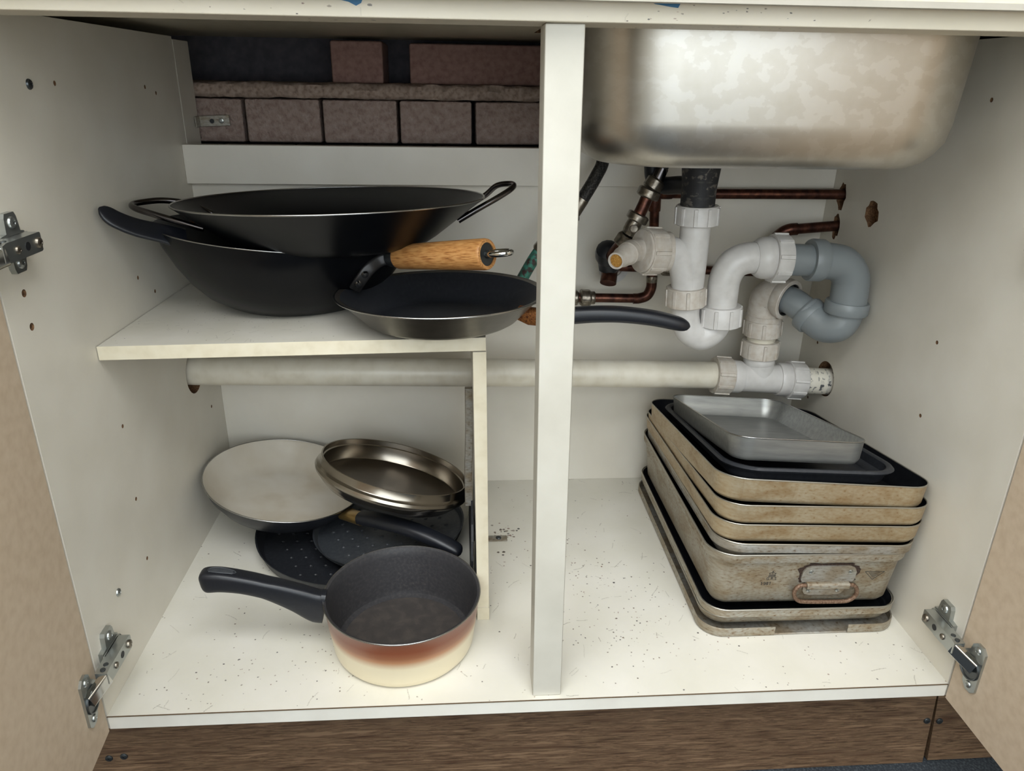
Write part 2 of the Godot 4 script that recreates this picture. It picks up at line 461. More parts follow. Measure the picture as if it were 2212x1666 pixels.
	mat("tape_blue", c8(38, 104, 146), 0.5)
	tex(mat("sponge", Color.WHITE, 0.9), noise_tex(0.05, [[0.0, c8(96, 62, 20)], [0.5, c8(178, 128, 54)], [1.0, c8(210, 168, 96)]], 104), Vector3.ONE * 20.0)
	tex(mat("carpet", Color.WHITE, 0.95), noise_tex(0.12, [[0.0, c8(26, 30, 36)], [0.6, c8(48, 54, 60)], [1.0, c8(86, 90, 92)]], 105), Vector3.ONE * 4.0)
	mat("wall_paint", c8(226, 222, 212), 0.9)
	mat("stamp", c8(70, 68, 64), 0.6, 0.4)
	m = mat("window_glow", c8(240, 244, 250), 0.5)
	m.emission_enabled = true
	m.emission = Color(0.95, 0.98, 1.0)
	m.emission_energy_multiplier = 1.2
	m = mat("lamp_glow", c8(250, 246, 238), 0.5)
	m.emission_enabled = true
	m.emission = Color(1.0, 0.96, 0.88)
	m.emission_energy_multiplier = 1.2

# ------------------------------------------------------------------ small fittings
func screw(parent: Node3D, p: Vector3, n: Vector3, r: float, m: Material, called := "screw") -> void:
	var st := S()
	var xf := along(p, p + n)
	lathe(st, [[0.0, -r * 0.3], [r, -r * 0.3], [r, r * 0.18], [r * 0.86, r * 0.38], [r * 0.42, r * 0.5], [r * 0.34, r * 0.28], [0.0, r * 0.28]], xf, 18)
	for a in [0.0, PI / 2]:
		box(st, Vector3(r * 1.05, r * 0.06, r * 0.2), xf * Transform3D(Basis(Vector3.UP, a + 0.3), Vector3(0, r * 0.47, 0)), 0.0)
	part(parent, called, st, m)

# moulded pipe nut between a and b with grip ribs
func pipe_nut(parent: Node3D, a: Vector3, b: Vector3, r: float, bore: float, m: Material, ribs := 10, turn := 0.2) -> void:
	var st := S()
	var xf := along(a, b)
	var l := (b - a).length()
	lathe(st, [[bore, 0.0], [r * 0.93, 0.0], [r * 0.96, l * 0.04], [r * 0.95, l * 0.9], [r * 0.9, l], [bore, l], [bore, 0.0]], xf, 40)
	for i in ribs:
		var t := turn + TAU * i / ribs
		box(st, Vector3(r * 0.16, l * 0.9, r * 0.1), xf * Transform3D(Basis(Vector3.UP, -t), Vector3(r * 0.96 * cos(t), l * 0.48, r * 0.96 * sin(t))).rotated_local(Vector3.UP, PI / 2), r * 0.02)
	part(parent, "pipe_nut", st, m)

func collar(parent: Node3D, called: String, a: Vector3, b: Vector3, r: float, m: Material, bore := 0.0) -> void:
	var st := S()
	var l := (b - a).length()
	lathe(st, [[bore, 0.0], [r * 0.96, 0.0], [r, l * 0.12], [r, l * 0.85], [r * 0.95, l], [bore, l]], along(a, b), 40)
	part(parent, called, st, m)

func hex_nut(parent: Node3D, called: String, a: Vector3, b: Vector3, r: float, m: Material) -> void:
	var st := S()
	var l := (b - a).length()
	lathe(st, [[0.0, 0.0], [r * 0.85, 0.0], [r, l * 0.15], [r, l * 0.85], [r * 0.85, l], [0.0, l]], along(a, b), 6, 1.0, 20.0)
	part(parent, called, st, m)

# ------------------------------------------------------------------ _ready
func _ready() -> void:
	rng.seed = 4711
	var cam := Camera3D.new()
	cam.name = "camera"
	cam.position = Vector3(-0.088, 0.6516, 0.6446)
	cam.rotation_order = EULER_ORDER_YXZ
	cam.rotation = Vector3(-0.3875, -0.0716, 0.0164)
	cam.fov = rad_to_deg(2.0 * atan(833.0 / 1604.8))
	cam.near = 0.02
	cam.far = 50.0
	cam.current = true
	add_child(cam)
	var env := Environment.new()
	env.background_mode = Environment.BG_COLOR
	env.background_color = Color(0.75, 0.8, 0.88)
	env.ambient_light_source = Environment.AMBIENT_SOURCE_DISABLED
	env.tonemap_mode = Environment.TONE_MAPPER_LINEAR
	env.tonemap_exposure = 0.88
	env.sdfgi_enabled = true
	env.ssao_enabled = true
	env.ssil_enabled = true
	var we := WorldEnvironment.new()
	we.name = "world"
	we.environment = env
	add_child(we)
	# daylight through the kitchen window behind the camera, and the ceiling lamp
	area_light("window_light", Vector3(0.25, 1.1, 2.36), Vector3(0.25, 1.1, 0.0), Vector2(2.4, 1.7), Color(0.915, 0.965, 1.0), 2.45)
	area_light("ceiling_light", Vector3(-0.3, 2.13, 1.25), Vector3(-0.3, 0.0, 1.249), Vector2(2.2, 1.5), Color(0.95, 0.975, 1.0), 7.2)

	make_materials()
	build_room()
	build_wall()
	build_cabinet()
	build_counter()
	build_shelf()
	build_sink()
	build_plumbing()
	build_pans()
	build_lower_pans()
	build_trays()

func area_light(called: String, p: Vector3, target: Vector3, size: Vector2, col: Color, energy: float) -> void:
	var l := AreaLight3D.new()
	l.name = called
	l.area_size = size
	l.light_color = col
	l.light_energy = energy
	l.shadow_enabled = true
	l.area_range = 12.0
	l.area_attenuation = 2.0
	add_child(l)
	l.look_at_from_position(p, target, Vector3.UP if absf((target - p).normalized().y) < 0.95 else Vector3.FORWARD)

const FLOOR_Y := -0.181

func build_room() -> void:
	var st := S()
	span(st, Vector3(-1.9, FLOOR_Y - 0.1, -0.75), Vector3(1.9, FLOOR_Y, 2.5), 0.0)
	struct("floor", st, M.carpet)
	st = S()
	span(st, Vector3(-1.9, 2.2, -0.9), Vector3(1.9, 2.3, 2.5), 0.0)
	struct("ceiling", st, M.wall_paint)
	for s in [-1, 1]:
		st = S()
		span(st, Vector3(1.8 * s, FLOOR_Y, -0.9), Vector3(1.9 * s, 2.2, 2.5), 0.0)
		struct("wall_left" if s < 0 else "wall_right", st, M.wall_paint)
	# the wall behind the camera, with the window opening
	var a := Vector2(-0.95, 0.25)
	var b := Vector2(1.45, 1.95)
	st = S()
	span(st, Vector3(-1.8, FLOOR_Y, 2.4), Vector3(a.x, 2.2, 2.5), 0.0)
	span(st, Vector3(b.x, FLOOR_Y, 2.4), Vector3(1.8, 2.2, 2.5), 0.0)
	span(st, Vector3(a.x, FLOOR_Y, 2.4), Vector3(b.x, a.y, 2.5), 0.0)
	span(st, Vector3(a.x, b.y, 2.4), Vector3(b.x, 2.2, 2.5), 0.0)
	struct("wall_front", st, M.wall_paint)
	var w := Node3D.new()
	w.name = "window_1"
	add_child(w)
	w.set_meta("kind", "structure")
	st = S()
	for x in [a.x, (a.x + b.x) / 2, b.x]: span(st, Vector3(x - 0.025, a.y, 2.41), Vector3(x + 0.025, b.y, 2.46), 0.003)
	for y in [a.y, b.y]: span(st, Vector3(a.x, y - 0.025, 2.41), Vector3(b.x, y + 0.025, 2.46), 0.003)
	part(w, "window_frame", st, M.wall_paint)
	st = S()
	span(st, Vector3(a.x, a.y, 2.47), Vector3(b.x, b.y, 2.476), 0.0)
	part(w, "pane", st, M.window_glow)
	var lamp := thing("ceiling_lamp", "large flat rectangular white ceiling lamp above the kitchen floor", "lamp", at(Vector3(0.1, 2.2, 1.35)))
	st = S()
	span(st, Vector3(-1.43, 2.16, 0.47), Vector3(0.83, 2.2, 2.03), 0.004)
	part(lamp, "housing", st, M.wall_paint)
	st = S()
	span(st, Vector3(-1.4, 2.15, 0.5), Vector3(0.8, 2.16, 2.0), 0.0)
	part(lamp, "diffuser", st, M.lamp_glow)

func build_wall() -> void:
	var st := S()
	span(st, Vector3(-1.9, FLOOR_Y, -0.86), Vector3(1.9, 2.2, -0.74), 0.0)
	var wall := struct("wall_back", st, M.wall_block)
	st = S()
	span(st, Vector3(-1.8, 0.7535, -0.742), Vector3(1.8, 2.2, -0.734), 0.0)
	part(wall, "plaster", st, M.wall_paint)
	# header course behind the cabinet
	var joints := [-0.531, -0.415, -0.299, -0.183, -0.067, 0.049, 0.165, 0.281, 0.397, 0.513]
	for i in joints.size() - 1:
		st = S()
		var dz := rng.randf_range(-0.003, 0.003)
		var c := Vector3((joints[i] + joints[i + 1]) / 2, 0.5915, -0.64 + dz)
		box(st, Vector3(0.111 + rng.randf_range(-0.0015, 0.0015), 0.0625, 0.12), Transform3D(Basis(Vector3.UP, rng.randf_range(-0.008, 0.008)) * Basis(Vector3.BACK, rng.randf_range(-0.01, 0.01)), c), 0.0025)
		part(wall, "brick", st, M.brick)
	# course below, seen only as a shadowed ledge
	for i in joints.size() - 1:
		st = S()
		box(st, Vector3(0.111, 0.064, 0.12), at(Vector3((joints[i] + joints[i + 1]) / 2 + 0.05, 0.518, -0.645)), 0.0025)
		part(wall, "brick", st, M.brick)
	# rough mortar bed on top of the headers
	var rows := []
	var n := 160
	var prof := [Vector2(-0.70, 0.6245), Vector2(-0.583, 0.6245), Vector2(-0.579, 0.6285), Vector2(-0.5785, 0.636), Vector2(-0.581, 0.6425), Vector2(-0.588, 0.6455), Vector2(-0.62, 0.6465), Vector2(-0.70, 0.647)]
	var f := FastNoiseLite.new()
	f.seed = 9
	f.frequency = 18.0
	for j in prof.size():
		var row := PackedVector3Array()
		for i in n:
			var x := -0.53 + 1.06 * i / (n - 1)
			var k := f.get_noise_2d(x, j * 0.03) * 0.005 + f.get_noise_2d(x * 4.0, j * 0.2) * 0.002
			row.append(Vector3(x, prof[j].y + k * 0.5, prof[j].x + (k * 1.4 if j > 0 and j < 7 else 0.0)))
		rows.append(row)
	st = S()
	grid(st, rows, false, -1.0, 60.0)
	part(wall, "mortar_bed", st, M.mortar)
	# set-back bricks of the course above
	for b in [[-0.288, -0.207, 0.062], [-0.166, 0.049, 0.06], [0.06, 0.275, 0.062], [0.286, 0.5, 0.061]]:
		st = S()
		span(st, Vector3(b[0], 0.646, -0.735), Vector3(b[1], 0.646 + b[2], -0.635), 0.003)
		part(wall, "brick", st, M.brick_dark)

func csg_side(parent: Node3D, s: float) -> void:
	var c := CSGBox3D.new()
	c.name = "side_panel"
	c.size = Vector3(0.018, 0.722, 0.506)
	c.position = Vector3(0.491 * s, 0.342, -0.255) - parent.position
	c.material = M.laminate
	parent.add_child(c, true)
	var holes := []
	if s < 0:
		holes = [[0.644, -0.1653], [0.6392, -0.3884], [0.6317, -0.4221], [0.4686, -0.0347], [0.4371, -0.0345], [0.2754, -0.1628], [0.1801, -0.1598], [0.0964, -0.1576], [0.1731, -0.4517], [0.4239, -0.2723], [0.3956, -0.3151]]
	else:
		holes = [[0.6419, -0.1745], [0.3695, -0.1671], [0.2738, -0.1649], [0.2718, -0.4526], [0.1764, -0.4522]]
	var put := func(y: float, z: float, r: float, depth: float):
		var k := CSGCylinder3D.new()
		k.name = "hole"
		k.operation = CSGShape3D.OPERATION_SUBTRACTION
		k.radius = r
		k.height = depth * 2.0
		k.sides = 28 if r > 0.01 else 12
		k.material = M.chipboard
		k.rotation.z = PI / 2
		k.position = Vector3(-0.009 * s, y - 0.342, z + 0.255)
		c.add_child(k, true)
	for h in holes: put.call(h[0], h[1], 0.0037 if h[0] > 0.43 and h[0] < 0.47 else 0.0025, 0.012)
	if s < 0:
		put.call(0.2505, -0.402, 0.032, 0.06)
	else:
		put.call(0.2265, -0.4085, 0.028, 0.06)
		# ragged holes knocked through round the copper pipes, and the empty one in front of them
		for h in [[0.5, -0.4595, 0.0125, 0.02, 3], [0.4565, -0.4605, 0.011, 0.019, 4], [0.4895, -0.3665, 0.0175, 0.017, 5]]:
			var p := CSGPolygon3D.new()
			p.name = "ragged_hole"
			p.operation = CSGShape3D.OPERATION_SUBTRACTION
			var r := RandomNumberGenerator.new()
			r.seed = h[4]
			var pg := PackedVector2Array()
			for i in 18:
				var t := TAU * i / 18
				var q := r.randf_range(0.82, 1.12)
				pg.append(Vector2(h[2] * q * cos(t), h[3] * q * sin(t)))
			p.polygon = pg
			p.depth = 0.016 if h[4] == 5 else 0.05
			p.material = M.chipboard
			p.rotation.y = -PI / 2
			p.position = Vector3(-0.01, h[0] - 0.342, h[1] + 0.255)
			c.add_child(p, true)
			if h[4] == 5: p.position.x = -0.0105
			p.rotation.y = PI / 2
			p.position.x += p.depth if h[4] == 5 else 0.03

func build_cabinet() -> void:
	var cab := thing("sink_cabinet", "white double base cabinet with both doors open and a post in the middle", "cabinet", at(Vector3(0, -0.019, -0.25)))
	csg_side(cab, -1.0)
	csg_side(cab, 1.0)
	var st := S()
	span(st, Vector3(-0.482, -0.019, -0.506), Vector3(0.482, -0.0004, -0.0004), 0.0008)
	part(cab, "bottom_panel", st, M.laminate_cool)
	# top face of the bottom panel with its specks
	st = S()
	span(st, Vector3(-0.4819, -0.0008, -0.5055), Vector3(0.4819, 0.0, -0.0008), 0.0)
	part(cab, "floor_face", st, M.floor_panel)
	st = S()
	span(st, Vector3(-0.482, -0.0012, -0.0012), Vector3(0.482, -0.0002, 0.0003), 0.0002)
	part(cab, "edge_line", st, M.edge_dark)
	st = S()
	span(st, Vector3(-0.482, 0.0, -0.512), Vector3(0.482, 0.53, -0.505), 0.0005)
	part(cab, "back_panel", st, M.laminate)
	st = S()
	span(st, Vector3(-0.482, 0.5088, -0.503), Vector3(0.482, 0.563, -0.487), 0.0008)
	part(cab, "back_rail", st, M.laminate)
	st = S()
	span(st, Vector3(-0.7, 0.696, -0.055), Vector3(0.7, 0.7118, 0.0), 0.0012)
	part(cab, "front_rail", st, M.rail_front)
	# batten between the two doors, leaning a little to the left
	st = S()
	var a := Vector3(0.0045, 0.0, -0.0235)
	var b := Vector3(-0.0035, 0.696, -0.0235)
	box(st, Vector3(0.0325, (b - a).length(), 0.035), Transform3D(Basis(Vector3.BACK, 0.0115), (a + b) / 2), 0.0012)
	part(cab, "centre_post", st, M.post_white)
	# strip that carries on behind the left side panel
	st = S()
	span(st, Vector3(-0.5, 0.5, -0.574), Vector3(-0.482, 0.7, -0.5115), 0.001)
	part(cab, "filler_strip", st, M.laminate)
	screw(cab, Vector3(-0.482, 0.6433, -0.1177), Vector3.RIGHT, 0.0048, M.zinc_dark, "cam_bolt")
	screw(cab, Vector3(-0.482, 0.1071, -0.0767), Vector3.RIGHT, 0.0048, M.zinc, "cam_bolt")
	# doors, open at right angles
	for s in [-1, 1]:
		st = S()
		var turn := 0.091 if s < 0 else 0.0
		var xf := Transform3D(Basis(Vector3.UP, turn), Vector3(0.482 * s, 0, 0.0008))
		box(st, Vector3(0.018, 0.72, 0.497), xf * at(Vector3(0.009 * s, 0.34, 0.2485)), 0.0004)
		part(cab, "door", st, M.door_liner)
		hinge(cab, s, 0.067, 0.052, turn)
		hinge(cab, s, 0.515, 0.505, turn)
		if s < 0: hinge(cab, s, 0.705, 0.70, turn)
	# plinth boards under the cabinet
	var pl := thing("plinth_board", "long dark wood-grain plinth board under the cabinet floor", "plinth", at(Vector3(0, FLOOR_Y, -0.05)))
	st = S()
	prism(st, [Vector2(-1.2, FLOOR_Y + 0.001), Vector2(0.5185, FLOOR_Y + 0.001), Vector2(0.508, -0.0205), Vector2(-1.2, -0.0205)], 0.016, at(Vector3(0, 0, -0.061)))
	part(pl, "board", st, M.plinth_wood)
	for q in [[-0.5183, -0.1108], [-0.5006, -0.1088], [0.5073, -0.1059]]:
		screw(pl, Vector3(q[0], q[1], -0.045), Vector3.BACK, 0.0045, M.zinc_dark)
	var pr := thing("plinth_board", "short dark wood-grain plinth board past the gap, below the right door", "plinth", at(Vector3(0.9, FLOOR_Y, -0.05)))
	st = S()
	prism(st, [Vector2(0.5255, FLOOR_Y + 0.003), Vector2(1.5, FLOOR_Y + 0.003), Vector2(1.5, -0.0205), Vector2(0.5095, -0.0205)], 0.016, at(Vector3(0, 0, -0.062)))
	part(pr, "board", st, M.plinth_wood)
	screw(pr, Vector3(0.5254, -0.1085, -0.046), Vector3.BACK, 0.0045, M.zinc_dark)
	# closed cabinets on either side
	for s in [-1, 1]:
		var nb := thing("base_cabinet", "closed white base cabinet standing next to the open sink cabinet, on its %s" % ("left" if s < 0 else "right"), "cabinet", at(Vector3(1.0 * s, -0.02, -0.28)))
		st = S()
		span(st, Vector3(0.504 * s, -0.019, -0.5), Vector3(1.5 * s, 0.695, -0.001 if s > 0 else -0.001), 0.001)
		part(nb, "body", st, M.laminate)
		st = S()
		span(st, Vector3(0.53 * s, -0.015, 0.0), Vector3(1.49 * s, 0.69, 0.018), 0.001)
		part(nb, "door", st, M.laminate_cool)
	# blue tape left along the top of the front rail
	st = S()
	prism(st, [Vector2(-0.186, 0.7117), Vector2(-0.181, 0.7085), Vector2(-0.172, 0.7068), Vector2(-0.1665, 0.7042), Vector2(-0.1625, 0.7062), Vector2(-0.160, 0.7117)], 0.0004, at(Vector3(0, 0, 0.0002)))
	tag(part(self, "blue_tape", st, M.tape_blue), "torn scrap of blue tape on the front rail above the wok shelf", "tape")
	st = S()
	prism(st, [Vector2(0.062, 0.7116), Vector2(0.066, 0.7102), Vector2(0.078, 0.7085), Vector2(0.0845, 0.7078), Vector2(0.0862, 0.7112)], 0.0004, at(Vector3(0, 0, 0.0002)))
	tag(part(self, "blue_tape", st, M.tape_blue), "small scrap of blue tape on the front rail above the sink bowl", "tape")
	# angle bracket at the brick wall
	var br := thing("angle_bracket", "small zinc angle bracket screwed to the bricks in the upper left corner", "bracket", at(Vector3(-0.46, 0.59, -0.575)))
	st = S()
	var bx := Transform3D(Basis(Vector3.BACK, 0.05), Vector3(-0.4575, 0.591, -0.573))
	box(st, Vector3(0.044, 0.0155, 0.0018), bx, 0.0006)
	box(st, Vector3(0.0018, 0.0155, 0.02), bx * at(Vector3(-0.0225, 0, 0.009)), 0.0006)
	part(br, "plate", st, M.tin_grey)
	st = S()
	lathe(st, [[0.0, 0.0], [0.0034, 0.0], [0.0034, 0.0006], [0.0, 0.0006]], along(Vector3(-0.4615, 0.5905, -0.5723), Vector3(-0.4615, 0.5905, -0.57)), 16)
	part(br, "screw_hole", st, M.seal_black)
	screw(br, Vector3(-0.4475, 0.5915, -0.572), Vector3.BACK, 0.004, M.zinc)

func hinge(cab: Node3D, s: float, ym: float, yc: float, turn: float) -> void:
	var h := Node3D.new()
	h.name = "hinge"
	cab.add_child(h, true)
	h.position = Vector3(0.47 * s, ym, 0) - cab.position
	var X := func(x: float, y: float, z: float) -> Vector3: return Vector3(x * s, y, z)
	# winged plate on the side panel
	var st := S()
	var poly := []
	for q in [[-0.0235, 0.026], [-0.038, 0.026], [-0.0405, 0.022], [-0.0425, 0.009], [-0.048, 0.008], [-0.048, -0.008], [-0.0425, -0.009], [-0.0405, -0.022], [-0.038, -0.026], [-0.0235, -0.026], [-0.0215, -0.022], [-0.0205, -0.009], [-0.012, -0.008], [-0.012, 0.008], [-0.0205, 0.009], [-0.0215, 0.022]]:
		poly.append(Vector2(q[0], q[1]))
	# polygon x -> world z, polygon y -> world y, depth -> into the cabinet
	var pxf := Transform3D(Basis(Vector3(0, 0, 1), Vector3(0, 1, 0), Vector3(-1, 0, 0) * s), X.call(0.4822, ym, 0.0))
	prism(st, poly, 0.0055, pxf)
	box(st, Vector3(0.006, 0.015, 0.04), at(X.call(0.4745, ym, -0.028)), 0.002)
	part(h, "mounting_plate", st, M.zinc)
	for e in [-1, 1]:
		screw(h, X.call(0.4772, ym + 0.0175 * e, -0.0315), Vector3(-s, 0, 0), 0.0055, M.zinc)
	# arm: pressed channel with adjusting screws
	st = S()
	var ya := ym - 0.001
	var arm := []
	for q in [[-0.045, -0.0075], [-0.043, -0.0085], [0.008, -0.0085], [0.014, -0.007], [0.014, 0.007], [0.008, 0.0085], [-0.043, 0.0085], [-0.045, 0.0075]]:
		arm.append(Vector2(q[0], q[1]))
	prism(st, arm, 0.0125, Transform3D(Basis(Vector3(0, 0, 1), Vector3(0, 1, 0), Vector3(-1, 0, 0) * s), X.call(0.4745, ya, 0.0)))
	part(h, "arm", st, M.zinc)
	screw(h, X.call(0.4616, ya, -0.0385), Vector3(-s, 0, 0), 0.0048, M.fitting)
	screw(h, X.call(0.4618, ya, -0.006), Vector3(-s, 0, 0), 0.0036, M.fitting)
	st = S()
	lathe(st, [[0.0, 0.0], [0.0038, 0.0], [0.0038, 0.0004], [0.0, 0.0004]], along(X.call(0.4621, ya, -0.022), X.call(0.46, ya, -0.022)), 16)
	part(h, "arm_slot", st, M.seal_black)
	st = S()
	for q in [[0.002, 0.004], [0.0095, -0.003]]:
		lathe(st, [[0.0, 0.0], [0.0028, 0.0], [0.0026, 0.0007], [0.0, 0.0009]], along(X.call(0.468, ya + 0.0084, q[0]), X.call(0.468, ya + 0.02, q[0])), 12)
	part(h, "rivet", st, M.zinc_dark)
	# link to the cup on the door
	var sink := 0.091 * 0.03 if turn > 0.0 else 0.0
	st = S()
	var p0: Vector3 = X.call(0.4655, ya - 0.002, 0.009)
	var p1: Vector3 = X.call(0.4775 - sink, yc + 0.003, 0.034)
	sweep(st, [p0, p0.lerp(p1, 0.5), p1], [Vector2(0.0045, 0.0082)], Vector3.UP, 24, 6.0)
	part(h, "link", st, M.chrome)
	# cup plate on the door
	var D := Transform3D(Basis(Vector3.UP, turn), Vector3(0.482 * s, yc, 0.0008))
	st = S()
	var cp := []
	for q in [[0.0415, 0.026], [0.0415, -0.026], [0.036, -0.0315], [0.027, -0.0315], [0.021, -0.026], [0.0195, -0.018], [0.0135, -0.013], [0.0095, -0.006], [0.0095, 0.006], [0.0135, 0.013], [0.0195, 0.018], [0.021, 0.026], [0.027, 0.0315], [0.036, 0.0315]]:
		cp.append(Vector2(q[0], q[1]))
	prism(st, cp, 0.003, D * Transform3D(Basis(Vector3(0, 0, 1), Vector3(0, 1, 0), Vector3(-1, 0, 0) * s), Vector3(0.0002 * s, 0, -0.002)))
	part(h, "cup_plate", st, M.zinc)
	st = S()
	var cx: Transform3D = D * along(Vector3(-0.0026 * s, -0.003, 0.0235), Vector3(-0.02 * s, -0.003, 0.0235))
	lathe(st, [[0.0135, 0.0], [0.0152, 0.0], [0.015, 0.0022], [0.0135, 0.0022], [0.0128, 0.001], [0.0, 0.0006]], cx, 28)
	part(h, "cup", st, M.zinc_dark)
	for e in [-1, 1]:
		screw(h, D * Vector3(-0.0026 * s, 0.0235 * e, 0.0285), D.basis * Vector3(-s, 0, 0), 0.0042, M.zinc)

func build_counter() -> void:
	var t := CSGBox3D.new()
	t.name = "worktop"
	t.size = Vector3(3.0, 0.038, 0.762)
	t.position = Vector3(0, 0.7335, -0.359)
	t.material = M.laminate_cream
	add_child(t)
	var c := CSGBox3D.new()
	c.name = "sink_cutout"
	c.operation = CSGShape3D.OPERATION_SUBTRACTION
	c.size = Vector3(0.43, 0.2, 0.4)
	c.position = Vector3(0.229, 0, -0.27 + 0.359)
	c.material = M.chipboard
	t.add_child(c)
	var nose := CSGBox3D.new()
	nose.name = "nosing"
	nose.size = Vector3(3.0, 0.042, 0.011)
	nose.position = Vector3(0, 0.7308, 0.0165) - t.position
	nose.material = M.worktop_edge
	t.add_child(nose)
	tag(t, "white worktop over the cabinets, its front edge along the top of the opening", "worktop")

func build_shelf() -> void:
	var sh := thing("shelf", "loose white shelf board on an upright panel, holding the woks and frying pan", "shelf", at(Vector3(-0.27, 0.0, -0.3)))
	# board frame from its measured corners
	var fl := Vector3(-0.4815, 0.3815, -0.14)
	var fr := Vector3(-0.0615, 0.3892, -0.14)
	var bl := Vector3(-0.4815, 0.3745, -0.4676)
	var x := (fr - fl).normalized()
	var z0 := (fl - bl).normalized()
	var y := z0.cross(x).normalized()
	var z := x.cross(y)
	var xf := Transform3D(Basis(x, y, z), (fr + bl) / 2 - y * 0.0082)
	var st := S()
	box(st, Vector3(0.4195, 0.0156, 0.328), xf, 0.0006)
	part(sh, "shelf_board", st, M.board_top)
	st = S()
	box(st, Vector3(0.4195, 0.0156, 0.0006), xf * at(Vector3(0, 0, 0.1643)), 0.0002)
	part(sh, "edge_band", st, M.laminate_cream)
	st = S()
	var a := Vector3(-0.0643, 0.0, -0.29)
	var b := Vector3(-0.0688, 0.3715, -0.29)
	var sx := Transform3D(Basis(Vector3.BACK, 0.0121), (a + b) / 2)
	box(st, Vector3(0.0152, 0.3715, 0.3), sx, 0.0006)
	part(sh, "support_panel", st, M.laminate)
	st = S()
	box(st, Vector3(0.0152, 0.3515, 0.0006), sx * at(Vector3(0, 0.01, 0.1503)), 0.0002)
	part(sh, "edge_band", st, M.laminate_cream)
	st = S()
	box(st, Vector3(0.0158, 0.019, 0.0012), sx * at(Vector3(0, -0.1762, 0.1503)), 0.0003)
	part(sh, "foot_patch", st, M.laminate_cream)
	var br := thing("angle_bracket", "small grey steel bracket fixing the foot of the shelf's upright to the cabinet floor", "bracket", at(Vector3(-0.04, 0, -0.323)))
	st = S()
	span(st, Vector3(-0.0565, 0.0002, -0.331), Vector3(-0.0222, 0.0022, -0.317), 0.0005)
	span(st, Vector3(-0.0578, 0.0002, -0.331), Vector3(-0.0562, 0.02, -0.317), 0.0005)
	part(br, "plate", st, M.tin_grey)
	screw(br, Vector3(-0.0355, 0.0022, -0.324), Vector3.UP, 0.0042, M.zinc_dark)

func build_sink() -> void:
	var sk := thing("sink", "stainless steel sink bowl hanging under the worktop, stained and scuffed", "sink", at(Vector3(0.229, 0.58, -0.27)))
	var c := Vector2(0.229, -0.27)
	var rows := []
	var w := 0.41
	var d := 0.39
	# outside from the bottom centre up
	var prof := [[0.34, 0.5735], [0.09, 0.574], [0.068, 0.5752], [0.05, 0.580], [0.036, 0.5885], [0.022, 0.601], [0.0165, 0.618], [0.0, 0.754]]
	for q in prof:
		var ins: float = q[0]
		rows.append(rr(w - ins, d - ins, 0.09 - ins * 0.16, q[1], c, 10))
	rows.push_front(collapsed(rr(w * 0.1, d * 0.1, 0.01, 0.5735, c, 10)))
	rows.append(rr(w + 0.05, d + 0.05, 0.1, 0.754, c, 10))
	rows.append(rr(w + 0.05, d + 0.05, 0.1, 0.7555, c, 10))
	rows.append(rr(w - 0.003, d - 0.003, 0.088, 0.7555, c, 10))
	rows.append(rr(w - 0.027, d - 0.027, 0.085, 0.617, c, 10))
	rows.append(rr(w - 0.07, d - 0.07, 0.075, 0.577, c, 10))
	rows.append(collapsed(rr(w * 0.1, d * 0.1, 0.01, 0.576, c, 10)))
	var st := S()
	grid(st, rows, true, -1.0, 50.0)
	part(sk, "bowl", st, M.sink_steel)
	st = S()
	lathe(st, [[0.0, 0.5735], [0.034, 0.5735], [0.034, 0.566], [0.026, 0.563], [0.0245, 0.55], [0.0225, 0.53], [0.0222, 0.503], [0.0, 0.503]], at(Vector3(0.222, 0, -0.33)), 36, -1.0)
	part(sk, "drain_outlet", st, M.drain_black)
	st = S()
	tube(st, spline([Vector3(0.1818, 0.5498, -0.4250), Vector3(0.1857, 0.5290, -0.4250), Vector3(0.1965, 0.5207, -0.4150), Vector3(0.2083, 0.5252, -0.3800), Vector3(0.2153, 0.5303, -0.3400)], 8), 0.0122, 20)
	part(sk, "overflow_elbow", st, M.black_plastic)

func path_part(parent: Node3D, called: String, pts: Array, r: float, m: Material, smooth := true, label := "") -> void:
	var st := S()
	tube(st, spline(pts, 8) if smooth else pts, r, 28)
	part(parent, called, st, m, true, label)

